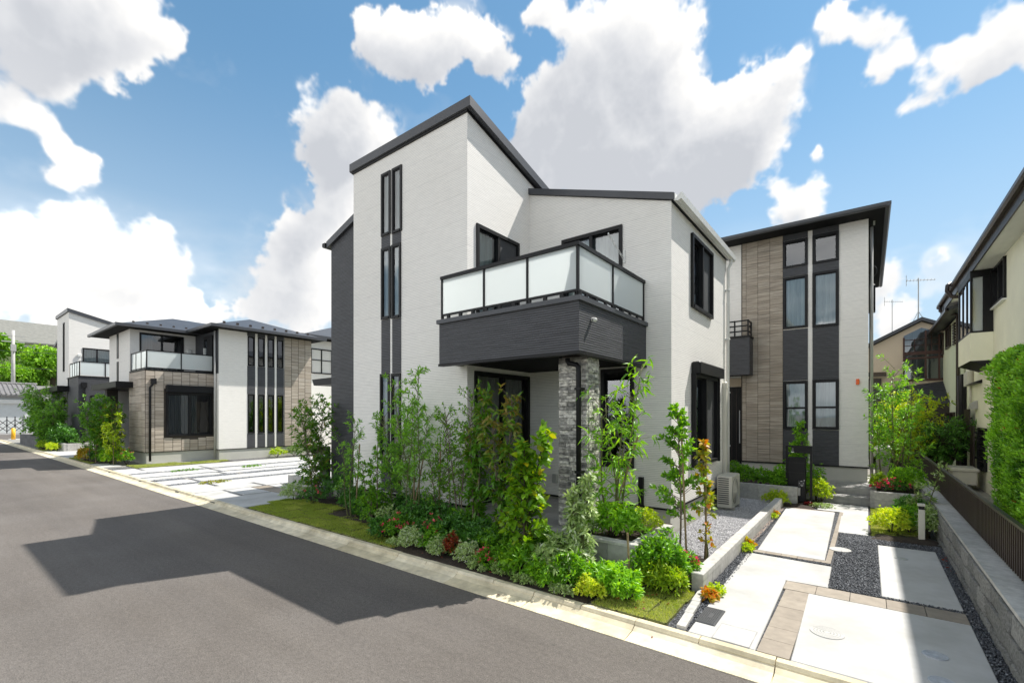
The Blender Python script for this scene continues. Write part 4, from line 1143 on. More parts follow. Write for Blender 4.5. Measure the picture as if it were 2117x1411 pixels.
# second, lower block of the same row
n2 = thing('house', 'pale green-cream house block with brown windows farther down the side passage', 'house', (4, 25, 0))
bw = MB()
o2 = (NX, 30.0)
wall(bw, o2, (0, -1), 9.2, -.05, 5.52, [(30 - 27.9, 30 - 25.7, 4.6, 5.45), (30 - 24.75, 30 - 23.6, 4.68, 5.45), (30 - 24.6, 30 - 22.6, 1.35, 2.2)])
wall(bw, (NX, 20.8), (1, 0), 5, -.05, 5.52); wall(bw, (NX + 5, 30), (-1, 0), 5, -.05, 5.52); wall(bw, (NX + 5, 20.8), (0, 1), 9.2, -.05, 5.52)
bw.build('wall', plain('green_cream_render', (.66, .69, .47), .85, 0, .05, 1, .2, 90), n2)
window(n2, o2, (0, -1), 30 - 27.9, 30 - 25.7, 4.6, 5.45, cols=2, fmat='brownmetal', proud=.06)
window(n2, o2, (0, -1), 30 - 24.75, 30 - 23.6, 4.68, 5.45, cols=2, fmat='brownmetal', proud=.06, curtain='curtaingrey')
window(n2, o2, (0, -1), 30 - 24.6, 30 - 22.6, 1.35, 2.2, cols=2, fmat='brownmetal', proud=.06)
lv = MB()
for i in range(8): lv.box(NX - .05, NX - .001, 22.45, 22.95, 4.62 + i * .1, 4.68 + i * .1)
lv.build('louvre', M['brownmetal'], n2)
MB().prism([(1.98, 20.3, 5.56), (4.95, 20.3, 6.5), (7.9, 20.3, 5.56), (7.9, 20.3, 5.46), (4.95, 20.3, 6.4), (2.02, 20.3, 5.46)], (0, 10, 0)).build('roof', M['roof'], n2)
MB().box(1.96, 2.05, 20.3, 27.4, 5.44, 5.54).build('gutter', M['brownmetal'], n2)
MB().tube([(2.02, 27.3, 5.45), (2.3, 27.3, 5.3), (2.36, 27.3, 5.2), (2.36, 27.3, .1)], .06, 8).build('downpipe', M['brownmetal'], n2, smooth=True)
MB().prism([(1.9, 26.2, 2.30), (1.9, 26.2, 2.36), (NX - .001, 26.2, 2.62), (NX - .001, 26.2, 2.30)], (0, 1.3, 0)).build('door_awning', M['black'], n2)
MB().cbox(2.1, 2.44, 26.6, 27.3, .0, 1.5, .02).build('water_heater', M['ac'], n2)
# passage things behind the fence
iron = thing('iron_railing', 'thin black iron rail across the side passage behind the brown fence', 'railing', (1.9, 19.8, 0))
for i in range(6): piece('bar', um_s, iron, (1.3 + i * .22, 19.8, .0), (.02, .02, 1.0))
box('rail', M['black'], iron, 1.25, 2.44, 19.78, 19.82, 1.0, 1.03)
ub = thing('storage_box', 'low ivory storage box on the passage floor behind the brown fence', 'box', (2.0, 17.6, 0))
MB().cbox(1.8, 2.3, 17.2, 18.1, .25, .62, .03).build('bin', M['ac'], ub); MB().cbox(1.77, 2.33, 17.17, 18.13, .60, .68, .02).build('lid', M['ac'], ub)
bb = thing('blue_bucket', 'blue plastic bucket just behind the fence slats under the hedge', 'bucket', (1.32, 6.9, .1))
MB().tube([(1.36, 6.95, .40), (1.36, 6.95, .72)], [.10, .125], 14).build('body', M['blue'], bb, smooth=True)
MB().tube([(1.36 + .125 * math.cos(a / 8 * math.pi), 6.95, .72 + .1 * math.sin(a / 8 * math.pi)) for a in range(9)], .005, 4).build('handle', M['greyplastic'], bb)
MB().box(1.18, 1.7, 4.5, 18, -.03, .40).build('passage_ground', M['ground'], kind='structure')
MB().box(-.9, .9, 23.0, 23.1, .05, 1.30).build('backyard_fence', M['black']); tag(bpy.data.objects['backyard_fence'], 'solid black fence closing the passage behind the green trees', 'fence')
bt = thing('garden_tank', 'rounded grey garden tank beside the right-hand house wall', 'tank', (.35, 17.3, .1))
MB().cbox(.12, .58, 17.0, 17.6, .9, 1.22, .09).build('tank', M['greyplastic'], bt); MB().cbox(.18, .52, 17.05, 17.5, .08, .9, .03).build('stand', M['cblock'], bt)

# far house at the end of the passage
FY = 26.0
fh = thing('house', 'beige house with dark timber gable windows at the end of the passage', 'house', (1, 27, 0))
fw_ = MB()
pts = [(-2.2, 0), (3.2, 0), (3.2, 5.35), (1.78, 6.05), (-2.2, 3.9)]
fw_.prism([(x, FY, z) for x, z in pts], (0, 6, 0))
fw_.build('wall', M['beige'], fh)
MB().prism([(-2.4, FY - .25, 3.85), (1.78, FY - .25, 6.08), (3.4, FY - .25, 5.3), (3.4, FY - .25, 5.42), (1.78, FY - .25, 6.22), (-2.4, FY - .25, 3.99)], (0, 6.6, 0)).build('roof', M['roof'], fh)
gw = MB(); gw.box(1.18, 3.15, FY - .06, FY - .004, 3.55, 3.64).box(1.18, 3.15, FY - .06, FY - .004, 4.66, 4.80).box(1.18, 3.15, FY - .0605, FY - .0045, 4.48, 4.56)
for x in (1.18, 1.88, 2.30, 2.7, 3.1): gw.box(x, x + .06, FY - .065, FY - .005, 3.55, 5.72 - abs(x - 1.78) * .5)
for x, z in ((1.55, 5.55), (2.08, 5.8)): gw.box(x, x + .025, FY - .05, FY - .006, 4.8, z - .2)
for z in (5.05, 5.3): gw.box(1.24, 2.3, FY - .05, FY - .006, z, z + .025)
wnd = gw.build('window', plain('dark_timber', (.06, .025, .018), .6), fh)
MB().poly([(1.2, FY - .02, 3.6), (3.1, FY - .02, 3.6), (3.1, FY - .02, 5.2), (1.78, FY - .02, 5.8), (1.2, FY - .02, 5.5)]).build('pane', M['glass'], wnd)
MB().poly([(1.2, FY - .012, 3.6), (3.1, FY - .012, 3.6), (3.1, FY - .012, 5.2), (1.78, FY - .012, 5.8), (1.2, FY - .012, 5.5)]).build('curtain', M['curtaingrey'], wnd)
wn2 = MB().box(-.35, .45, FY - .05, FY - .004, 3.2, 3.72).build('window', M['brownmetal'], fh)
MB().prism([(-.5, FY - .35, 3.80), (.62, FY - .35, 3.80), (.62, FY - .004, 3.95), (-.5, FY - .004, 3.95)], (0, 0, .05)).build('window_awning', M['brownmetal'], fh)
lr = MB().prism([(-2.5, FY - 1.9, 2.72), (-2.5, FY - .006, 3.0), (-2.5, FY - .006, 2.6), (-2.5, FY - 1.9, 2.62)], (5.6, 0, 0))
lr = MB(); lr.poly([(-2.5, FY - 2.0, 2.58), (3.2, FY - 2.0, 2.66), (3.2, FY - .006, 3.62), (-.3, FY - .006, 3.15), (-2.5, FY - .006, 2.85)]); lr.poly([(-2.5, FY - 2.0, 2.50), (3.2, FY - 2.0, 2.56), (3.2, FY - 2.0, 2.66), (-2.5, FY - 2.0, 2.58)])
lowr = lr.build('porch_roof', M['roof'], fh)
bt_ = MB()
for i in range(12):
    y = FY - 1.95 + i * .16; f_ = i / 12.2
    bt_.prism([(-2.5, y, 2.585 + .32 * f_ - .0), (-2.5, y, 2.605 + .32 * f_), (3.2, y, 2.69 + .96 * f_), (3.2, y, 2.67 + .96 * f_)], (0, .03, 0))
bt_.build('batten', M['roof'], lowr)
MB().box(-2.5, 3.2, FY - 1.9, FY - .01, 0, 2.5).build('porch_wall', M['darkwood'], fh)
for nm, lab, x, y, z0, z1, s in (('tv_antenna', 'taller television antenna with tripod base on the beige house roof', 1.72, FY + .6, 6.05, 8.05, 1.0), ('tv_antenna', 'thinner distant television antenna left of the roof ridge', .95, FY + 4, 5.4, 7.9, .75)):
    an = thing(nm, lab, 'antenna', (x, y, z0))
    MB().tube([(x, y, z0), (x, y, z1)], .022 * s, 6).build('mast', M['greyplastic'], an)
    if s == 1.0:
        ls = MB()
        for a in range(3): ls.tube([(x, y, z0 + .55), (x + .38 * math.cos(a * 2.1 + .3), y + .38 * math.sin(a * 2.1 + .3), z0 - .12)], .012, 4)
        ls.build('brace', M['greyplastic'], an)
    yg = MB().tube([(x - .4 * s, y, z1 - .05), (x + .55 * s, y, z1 - .16)], .014 * s, 4)
    for k in range(9):
        q = k / 8; xx = x - .38 * s + .9 * s * q; zz = z1 - .05 - .11 * q; hl = (.26 - .10 * q) * s
        yg.tube([(xx, y - hl, zz), (xx, y + hl, zz)], .008, 3)
    for d in (-.2, .2): yg.tube([(x - .4 * s, y - .2, z1 - .05 + d * s), (x - .4 * s, y + .2, z1 - .05 + d * s)], .008, 3)
    yg.tube([(x - .4 * s, y, z1 - .27), (x - .4 * s, y, z1 + .17)], .010, 3)
    yg.build('yagi', M['greyplastic'], an)

# ================================================================== HOUSES ON THE LEFT
XB, YB, XW = -23.555, 5.79, -23.008
hb = thing('house', 'two-storey house with light taupe tiled bay, hip roofs and four slit windows', 'house', (-25, 8, .1))
mb = MB()
UX = -25.8
wall(mb, (UX, YB), (0, 1), 2.52, 3.97, 5.92, [(6.14 - YB, 7.80 - YB, 3.99, 5.80)])
wall(mb, (-29.3, YB), (1, 0), 3.5, 3.55, 5.92)
wall(mb, (-29.3, 13), (0, -1), 13 - YB, .5, 5.92)
wall(mb, (XW, 8.30), (0, 1), 4.33, .56, 5.97, [(a - 8.30, b - 8.30, c, d) for a, b in ((9.53, 9.83), (9.985, 10.285), (10.43, 10.73), (10.875, 11.185)) for c, d in ((1.27, 3.08), (4.44, 5.80))])
wall(mb, (XB, 8.30), (1, 0), XW - XB, .56, 3.98)
wall(mb, (XW, 12.63), (-1, 0), 6.2, .5, 5.97)
mb.build('wall', M['white'], hb)
# dark upper wall with a balcony door
mb = MB(); wall(mb, (UX, 8.30), (1, 0), XW - UX - .002, 3.985, 5.92); mb.build('wall', M['dark'], hb, label='charcoal wall beside the balcony')
dr = box('balcony_door', M['black'], hb, -24.6, -23.6, 8.24, 8.298, 4.05, 5.75)
box('pane', M['glass'], dr, -24.5, -24.2, 8.23, 8.239, 4.3, 5.6)
box('bracket', M['whiteplastic'], dr, -24.35, -24.30, 8.15, 8.229, 4.6, 5.2)
for a, b in ((9.53, 9.83), (9.985, 10.285), (10.43, 10.73), (10.875, 11.185)):
    for c, d in ((1.27, 3.08), (4.44, 5.80)):
        window(hb, (XW, 8.30), (0, 1), a - 8.30, b - 8.30, c, d, fw=.035, curtain=None, proud=.02)
for a, b in ((9.50, 9.85), (9.96, 10.31), (10.41, 10.755), (10.855, 11.21)):
    for z0, z1 in ((.58, 1.25), (3.1, 4.42), (5.82, 5.97)): box('spandrel_panel', M['dark'], hb, XW - .02, XW + .012, a, b, z0, z1)
um_tb = unit_mesh('tile', M['tileB'], .015)
tc_ = box('tile_cladding', M['tileback'], hb, XW - .01, XW + .006, 11.23, 12.635, .57, 5.97, label='light taupe tile panel right of the slit windows')
for ci in range(4):
    a0, a1 = 11.235 + .35 * ci, 11.235 + .35 * (ci + 1); z = .58
    while z < 5.93:
        h = rnd.choice((.16, .2, .24)); h = min(h, 5.965 - z)
        piece('tile', um_tb, tc_, (XW + .012, (a0 + a1) / 2, z), (a1 - a0 - .022, .016, h - .012), R(90)); z += h
# tiled bay
mb = MB()
wall(mb, (XB, YB), (0, 1), 2.515, .57, 3.97, [(6.50 - YB, 8.22 - YB, 1.22, 3.06)])
wall(mb, (-25.86, YB), (1, 0), 2.305, .57, 3.97)
mb.poly([(-29.3, YB + .003, 3.971), (XB, YB + .003, 3.971), (XB, 8.3, 3.971), (-29.3, 8.3, 3.971)])
bay_ = mb.build('tile_cladding', M['tileback'], hb, label='light taupe tiled ground-floor bay')
window(hb, (XB, YB), (0, 1), 6.50 - YB, 8.22 - YB, 1.22, 3.06, cols=2, curtain='curtaingrey', proud=.06, fw=.07, cov=(0, .7))
MB().cbox(XB + .03, XB + .2, 6.46, 8.26, 3.09, 3.38, .03).build('shutter_box', M['black'], hb)
for ci in range(8):
    a0, a1 = YB + 2.51 * ci / 8, YB + 2.51 * (ci + 1) / 8; z = .58
    while z < 3.95:
        h = rnd.choice((.15, .17, .2)); h = min(h, 3.965 - z)
        if not (a1 > 6.46 and a0 < 8.26 and z + h > 1.19 and z < 3.1):
            piece('tile', um_tb, bay_, (XB + .011, (a0 + a1) / 2, z), (a1 - a0 - .018, .02, h - .010), R(90))
        z += h
for ci in range(5):
    a0, a1 = -25.86 + .461 * ci, -25.86 + .461 * (ci + 1); z = .58
    while z < 3.93:
        piece('tile', um_tb, bay_, ((a0 + a1) / 2, YB - .011, z), (a1 - a0 - .018, .02, .325)); z += .338
MB().box(XB - .1, XB + .03, YB - .03, 8.33, 3.972, 4.02).box(-25.8, XB - .1, YB - .03, YB + .1, 3.972, 4.0205).build('coping', M['black'], hb)
MB().box(-29.2, XB - .02, YB + .03, 8.4, .03, .55).box(-29.2, XW - .02, 8.33, 12.5, .03, .551).build('foundation', M['found'], hb)
MB().box(-25.87, XB + .015, YB - .015, YB + .05, .55, .58).box(XB - .05, XB + .016, YB + .05, 8.31, .5505, .5805).box(XB, XW + .014, 8.285, 8.34, .55, .58).box(XW - .04, XW + .0145, 8.34, 12.64, .5502, .5802).build('base_flashing', M['black'], hb)
hr = MB().box(UX + .02, XB - .01, YB + .03, YB + .07, 4.78, 4.82).box(XB - .05, XB - .01, YB + .07, 8.28, 4.78, 4.8205).box(UX + .02, XB - .02, YB + .04, YB + .06, 4.06, 4.09).box(XB - .04, XB - .02, YB + .06, 8.28, 4.06, 4.0905)
rail = hr.build('balcony_railing', M['black'], hb)
for y in (YB + .05, 7.05, 8.26): box('railing_post', M['black'], rail, XB - .05, XB - .01, y - .02, y + .02, 4.02, 4.78)
for x in (UX + .05, -25.05, -24.3): box('railing_post', M['black'], rail, x - .02, x + .02, YB + .03, YB + .07, 4.02, 4.78)
for y0, y1 in ((YB + .07, 7.03), (7.07, 8.24)): box('glass_panel', M['frost'], rail, XB - .034, XB - .026, y0, y1, 4.1, 4.77)
for x0, x1 in ((UX + .07, -25.07), (-25.03, -24.32), (-24.28, XB - .06)): box('glass_panel', M['frost'], rail, x0, x1, YB + .046, YB + .054, 4.1, 4.77)
window(hb, (UX, YB), (0, 1), 6.14 - YB, 7.80 - YB, 3.99, 5.80, cols=2, curtain='curtaingrey', cov=(0, .3))
MB().cbox(UX + .001, UX + .07, 7.95, 8.12, 5.05, 5.25, .02).build('wall_light', M['whiteplastic'], hb)
ws = MB()
for z0, z1 in ((3.6, 4.6), (4.75, 5.9)): ws.box(-27.9, -27.62, YB - .02, YB - .002, z0, z1)
ws.build('window', M['black'], hb)
MB().box(-29.3, -25.87, 6.9, 6.95, .4, 3.3).build('entrance_wall', M['darkwood'], hb)
MB().box(-25.88, -25.80, 5.82, 6.95, .4, 3.5).build('entrance_wall', M['darkwood'], hb)
MB().box(-29.6, -25.2, 5.18, 6.9, 3.30, 3.55).build('entrance_canopy', M['black'], hb)
box('entrance_pillar', M['darkwood'], hb, -28.6, -28.25, 5.5, 5.9, .1, 3.3)
pp = MB().tube([(XB + .02, 6.03, 3.55), (XB + .09, 6.03, 3.5), (XB + .09, 6.0, 3.35), (XB + .07, 5.93, 3.25), (XB + .07, 5.93, .2)], .042, 8).build('downpipe', M['black'], hb, smooth=True)
MB().box(XB + .012, XB + .13, 5.96, 6.14, 3.4, 3.62).build('hopper', M['black'], pp)
MB().tube([(XB + .3, 8.24, 5.9), (XB + .3, 8.24, .15)], .045, 8).build('downpipe', M['greyplastic'], hb, smooth=True)
def hip(par, X0, X1, Y0, Y1, z, ra, rb, rise, m='roof'):
    h = MB()
    h.v = [(X0, Y0, z), (X1, Y0, z), (X1, Y1, z), (X0, Y1, z), (*ra, z + rise), (*rb, z + rise), (X0, Y0, z - .09), (X1, Y0, z - .09), (X1, Y1, z - .09), (X0, Y1, z - .09)]
    # ra is the ridge end nearer the X1 side, rb the X0 side
    h.f = [(0, 1, 4, 5), (1, 2, 4), (2, 3, 5, 4), (3, 0, 5), (6, 7, 1, 0), (7, 8, 2, 1), (8, 9, 3, 2), (9, 6, 0, 3)]
    r = h.build('roof', M[m], par)
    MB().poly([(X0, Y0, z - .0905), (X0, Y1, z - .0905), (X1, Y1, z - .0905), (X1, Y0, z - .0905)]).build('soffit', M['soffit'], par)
    MB().box(X0 - .1, X1 + .1, Y0 - .1, Y0 - .002, z - .1, z + .02).box(X1 + .002, X1 + .1, Y0, Y1, z - .1, z + .0205).build('gutter', M['roof'], par)
    return r
r1 = hip(hb, -30.2, -25.2, 5.25, 12.9, 6.02, (-27.6, 7.9), (-27.8, 10.2), .92)
r2 = hip(hb, -29.0, -22.4, 7.85, 13.1, 6.06, (-25.0, 10.45), (-26.4, 10.45), .93)
for i in range(5): piece('snow_guard', um_s, r1, (-25.75, 5.9 + i * .5, 6.2), (.06, .08, .08))
for i in range(8): piece('snow_guard', um_s, r2, (-22.95, 8.5 + i * .56, 6.26), (.06, .1, .08))

# house behind it
hd = thing('house', 'white house with wide dark windows half hidden behind the charcoal wall', 'house', (-27, 17, .1))
mb = MB(); wall(mb, (-25, 13.4), (0, 1), 6, .1, 6.4, [(.3, 1.6, 4.5, 5.9)]); mb.build('wall', M['white'], hd)
MB().box(-31, -25.01, 13.45, 19.4, .1, 6.4).build('wall', M['white'], hd)
window(hd, (-25, 13.4), (0, 1), .3, 1.6, 4.5, 5.9, cols=2, curtain=None, split=.55, rows=2)
hip(hd, -32, -24.4, 12.9, 20.0, 6.55, (-27.5, 16.4), (-28.5, 16.4), 1.2)
# far left house
YC, XC = 5.909, -37.05
hc = thing('house', 'far white house with mono-pitch tower and dark ground-floor bay', 'house', (-40, 7, .1))
mb = MB()
o1 = (-43.7, YC)
wall(mb, o1, (1, 0), 3.85, 3.95, 8.62, [(43.7 - 41.6, 43.7 - 41.15, 4.95, 8.1)])
wall(mb, (-39.85, YC), (0, 1), 5.0, 3.95, 7.3, [(6.56 - YC, 7.95 - YC, 5.3, 6.42)], top=[(0, 8.62), (5.0, 7.32)])
wall(mb, (-43.7, YC + 5), (0, -1), 5.0, 3.95, 7.3, top=[(0, 7.32), (5, 8.62)])
mb.build('wall', M['white'], hc)
window(hc, o1, (1, 0), 43.7 - 41.6, 43.7 - 41.15, 4.95, 8.1, curtain=None, fw=.06)
window(hc, (-39.85, YC), (0, 1), 6.56 - YC, 7.95 - YC, 5.3, 6.42, cols=2)
MB().prism([(-43.8, YC - .08, 8.62), (-43.8, YC - .08, 8.84), (-43.8, YC + 5.1, 7.5), (-43.8, YC + 5.1, 7.28)], (4.05, 0, 0)).build('roof', M['roof'], hc)
MB().cbox(-39.849, -39.74, 6.30, 6.5, 5.85, 6.02, .03).build('wall_light', M['whiteplastic'], hc)
db = MB()
wall(db, (-40.2, YC), (1, 0), 3.15, .6, 4.4); wall(db, (XC, YC), (0, 1), 3.6, .6, 4.4, [(.55, 2.6, 1.6, 3.3)])
db.poly([(-40.2, YC, 4.401), (XC, YC, 4.401), (XC, YC + 3.6, 4.401), (-40.2, YC + 3.6, 4.401)])
db.build('wall', M['dark'], hc, label='charcoal ground-floor bay')
window(hc, (XC, YC), (0, 1), .55, 2.6, 1.6, 3.3, cols=2)
MB().box(-40.2, XC - .03, YC + .03, YC + 3.6, .05, .59).build('foundation', M['found'], hc)
rc = MB().box(-39.8, XC - .01, YC + .03, YC + .08, 5.28, 5.33).box(XC - .06, XC - .01, YC + .08, YC + 3.6, 5.28, 5.3305).build('balcony_railing', M['black'], hc)
for x in (-39.8, -39.1, -38.4, -37.75, -37.12): box('railing_post', M['black'], rc, x, x + .05, YC + .03, YC + .08, 4.42, 5.28)
for y in (YC + 1.2, YC + 2.4): box('railing_post', M['black'], rc, XC - .06, XC - .01, y, y + .05, 4.42, 5.28)
box('glass_panel', M['frost'], rc, -39.8, XC - .07, YC + .05, YC + .06, 4.5, 5.27)
box('glass_panel', M['frost'], rc, XC - .04, XC - .03, YC + .1, YC + 3.6, 4.5, 5.27)
MB().box(-40.25, XC + .04, YC - .04, YC + .1, 4.402, 4.46).box(XC - .1, XC + .04, YC + .1, YC + 3.6, 4.402, 4.4605).build('coping', M['black'], hc)
MB().box(-47.6, -43.71, YC + .5, YC + 5, .1, 7.1).build('wall', M['dark'], hc)
MB().prism([(-47.8, YC + .35, 7.1), (-47.8, YC + .35, 7.28), (-43.72, YC + .35, 8.0), (-43.72, YC + .35, 7.82)], (0, 4.8, 0)).build('roof', M['roof'], hc)
MB().box(-47.9, -39.7, YC - .55, YC + .02, 3.62, 3.94).build('entrance_canopy', M['black'], hc)
box('entrance_pillar', M['greyplastic'], hc, -43.0, -42.6, YC - .4, YC, .1, 3.62)
box('entrance_wall', M['darkwood'], hc, -43.6, -40.21, YC + 1, YC + 1.1, .1, 3.95)
MB().tube([(XC + .08, YC + .25, 3.9), (XC + .08, YC + .25, .2)], .06, 8).box(XC + .01, XC + .18, YC + .12, YC + .36, 3.75, 4.05).build('downpipe', M['black'], hc)
pc_ = thing('block_planter', 'dark grey block planter with red flowers at the far road corner', 'planter', (-43, 5, .1))
um_dk = unit_mesh('block', M['dblock'], .01)
for row in range(3):
    for i in range(20): piece('block', um_dk, pc_, (-47.7 + .4 * (i + .5), 4.62, .06 + row * .24), (.396, .15, .237))
    for j in range(3): piece('block', um_dk, pc_, (-39.78, 4.7 + .4 * (j + .5), .06 + row * .24), (.396, .15, .237), R(90))
box('soil', M['soil'], pc_, -47.7, -39.86, 4.7, 5.9, .1, .72)
pd_ = thing('block_planter', 'small pale block planter beside the far dark bay', 'planter', (-36.5, 6, .1))
for i in range(4): piece('block', um_c, pd_, (-36.9 + .4 * (i + .5), 5.1, .1), (.39, .14, .42))
for j in range(3): piece('block', um_c, pd_, (-35.36, 5.17 + .4 * (j + .5), .1), (.39, .14, .42), R(90))
box('soil', M['soil'], pd_, -36.9, -35.43, 5.17, 6.3, .1, .45)
# own entrance post of the main house and of house B
for (x, y, h, lab) in ((-13.3, 7.75, 1.15, 'black entrance post beside the charcoal end of the white house'), (-27.2, 5.0, 1.2, 'black entrance post between the young trees of the taupe house')):
    t = thing('entrance_post', lab, 'gate post', (x, y, .1))
    MB().cbox(x - .2, x + .2, y - .07, y + .07, .06, h, .01).build('panel', M['black'], t)
    box('letter_slot', M['plate'], t, x - .12, x + .12, y - .075, y - .0705, h - .3, h - .27)
# far end of the street
bo = thing('road_bollard', 'yellow road bollard at the corner of the street end', 'bollard', (-57.6, 5.1, 0))
MB().tube([(-57.6, 5.1, 0), (-57.6, 5.1, .95)], .13, 12).build('post', M['yellow'], bo, smooth=True)
MB().tube([(-57.6, 5.1, .95), (-57.6, 5.1, 1.02)], [.13, .08], 12).build('cap', M['yellow'], bo)
ga = thing('folding_gate', 'black folding accordion gate across the far yard', 'gate', (-76, 7, 0))
for i in range(9):
    y = 5.0 + i * .62
    box('post', M['black'], ga, -76.05, -75.97, y - .04, y + .04, .1, 1.95)
    if i:
        br = MB()
        for z0, z1 in ((.3, .95), (.95, .3), (.95, 1.6), (1.6, .95)): br.tube([(-76, y - .62, z0), (-76, y, z1)], .03, 4)
        br.build('lattice_bar', M['black'], ga)
gg = thing('garage', 'low white garage with grey tiled roof behind the folding gate', 'garage', (-82, 6, 0))
MB().box(-90, -80, 0, 9.0, 0, 4.4).build('wall', M['garage'], gg)
box('shutter', M['garage'], gg, -79.99, -79.9, 1, 8.2, 0, 3.5)
box('shutter_box', M['whiteplastic'], gg, -79.99, -79.6, .8, 8.4, 3.5, 3.95)
grf = MB().prism([(-79.2, -1, 4.55), (-84, -1, 6.0), (-89, -1, 4.55), (-89, -1, 4.35), (-84, -1, 5.75), (-79.2, -1, 4.35)], (0, 10.4, 0)).build('roof', M['rooftile'], gg)
for i in range(26):
    y = -.8 + i * .4
    MB().prism([(-79.15, y, 4.56), (-79.15, y + .16, 4.56), (-79.15, y + .08, 4.66)], (-4.8, 0, 1.45)).build('roof_tile', M['rooftile'], grf)
MB().tube([(-84, -1.1, 6.05), (-84, 9.5, 6.05)], .16, 8).build('ridge_tile', M['rooftile'], grf)
wl_ = thing('boundary_wall', 'pale concrete boundary wall beyond the garage', 'wall', (-90, 16, 0))
for i in range(6): box('panel', M['cblock'], wl_, -92, -91.7, 9.2 + i * 2, 11.17 + i * 2, 0, 6.2)
# hill behind
hl = MB()
gx = np.linspace(-260, -94, 18); gy = np.linspace(-60, 90, 16)
for i, x in enumerate(gx):
    for j, y in enumerate(gy):
        t_ = min(1, max(0, (-94 - x) / 45)); z = 13 * t_ * t_ * (3 - 2 * t_) * (1 - .3 * abs(y - 10) / 70) + 4.5 * min(1, (-94 - x) / 6)
        hl.v.append((x, y, z - .2))
for i in range(17):
    for j in range(15): hl.f.append((i * 16 + j, (i + 1) * 16 + j, (i + 1) * 16 + j + 1, i * 16 + j + 1))
hl.build('hill', plain('hill_ground', (.05, .07, .02), .95, 0, .3, .4), smooth=True, kind='structure')
def gable(lab, x0, x1, y0, y1, z0, ze, zr, wm, rm, dormer=False):
    t = thing('house', lab, 'house', ((x0 + x1) / 2, (y0 + y1) / 2, z0))
    xm = (x0 + x1) / 2
    w = MB().prism([(x0, y0, z0), (x1, y0, z0), (x1, y0, ze), (xm, y0, zr), (x0, y0, ze)], (0, y1 - y0, 0)).build('wall', M[wm], t)
    rr_ = MB().prism([(x0 - .6, y0 - .6, ze - .35), (xm, y0 - .6, zr + .05), (x1 + .6, y0 - .6, ze - .35), (x1 + .6, y0 - .6, ze - .1), (xm, y0 - .6, zr + .35), (x0 - .6, y0 - .6, ze - .1)], (0, y1 - y0 + 1.2, 0)).build('roof', M[rm], t)
    for k in range(3):
        yk = y0 + (y1 - y0) * (k + .5) / 3
        box('window', M['black'], t, x1 + .002, x1 + .05, yk - .6, yk + .6, ze - 2.2, ze - 1)
    if dormer:
        yd = dormer
        d = MB().prism([(x1 - 3.2, yd - 1.1, ze + .1), (x1 - .8, yd - 1.1, ze + .1), (x1 - .8, yd - 1.1, ze + 2.4), (x1 - 3.2, yd - 1.1, ze + 2.6)], (0, 2.2, 0)).build('dormer', M['cream'], t)
        box('window', M['greyplastic'], d, x1 - .79, x1 - .7, yd - .5, yd + .5, ze + .8, ze + 2.0)
        MB().tube([(x1 - 3.4, yd, ze + 2.0), (x1 - .5, yd, ze + 2.0)], 1.25, 12).build('dormer_roof', M['greyroof'], d)
    return t
gable('long grey-roofed hillside house with a rounded dormer', -142, -128, 9.5, 30, 8, 16.2, 20.6, 'cream', 'greyroof', dormer=21)
gable('brown-roofed hillside house below the dormer house', -124, -115, 17.5, 30, 8, 13.4, 15.6, 'beige', 'brownroof')
up = thing('utility_pole', 'grey concrete utility pole on the hillside behind the garage', 'utility pole', (-90, 8.0, 4))
MB().tube([(-90, 7.95, 4), (-90, 7.95, 13.4)], [.22, .16], 10).build('pole', M['cblock'], up, smooth=True)
ca = MB()
for z in (12.6, 11.8): ca.box(-90.05, -89.9, 6.9, 9.0, z, z + .12)
ca.box(-89.9, -89.55, 7.7, 8.2, 10.6, 11.5)
ca.build('crossarm', M['greyplastic'], up)
for zz, y0, y1, sag in ((12.7, 7.0, 7.6, .6), (12.7, 8.9, 8.2, .6), (11.9, 7.0, 6.6, .8)): pass
for (lab, pts) in (('lower power line crossing in front of the hillside trees', [(-90, -30, 9.0), (-90, 8, 8.4), (-90, 30, 9.0)]),
                   ('upper power line crossing in front of the hillside trees', [(-90, -30, 11.2), (-90, 8, 10.6), (-90, 30, 11.2)])):
    o = MB().tube(pts, .028, 4).build('power_line', M['wire']); tag(o, lab, 'cable', 'power lines by the hillside pole')
# driveway of the taupe house: long slabs with gravel strips between
d2 = thing('driveway', None, None, (-17, 7, .078), kind='structure')
MB().box(-23.0, -10.7, 4.376, 13.2, .05, .083).build('gravel_bed', M['gmid'], d2)
strips = [(-21.75, -20.95), (-20.88, -19.9), (-19.55, -18.45), (-18.2, -17.5), (-16.95, -16.05), (-15.65, -14.65), (-14.6, -13.75)]
for i, (a, b) in enumerate(strips):
    cut = [4.38, (5.15, 6.9, 6.8, 6.6, 5.35, 5.3, 6.2)[i], 12.9]
    for c, d in zip(cut, cut[1:]): slab([(a, c), (b, c), (b, d - .12), (a, d - .12)], par=d2)
slab([(-13.65, 4.38), (-12.45, 4.38), (-12.45, 5.0), (-13.65, 5.0)], par=d2); slab([(-12.40, 4.38), (-10.78, 4.38), (-10.78, 5.72), (-12.40, 5.72)], par=d2); slab([(-13.65, 5.08), (-12.48, 5.08), (-12.48, 5.72), (-13.65, 5.72)], par=d2)
slab([(-13.6, 6.2), (-11.2, 6.2), (-11.2, 6.5), (-13.6, 6.5)], par=d2)
for i in range(7): piece('paver_tile', um_pav, d2, (-13.6 + .4 * (i + .5), 5.95, .05), (.392, .40, .051))
for (a, b) in zip(strips[:-1], strips[1:]):
    if b[0] - a[1] > .15:
        for c in (5.3, 6.9)[:1 + int(a[0] < -17)]: piece('paver_tile', um_pav, d2, ((a[1] + b[0]) / 2, c, .05), (b[0] - a[1] - .02, .16, .05))
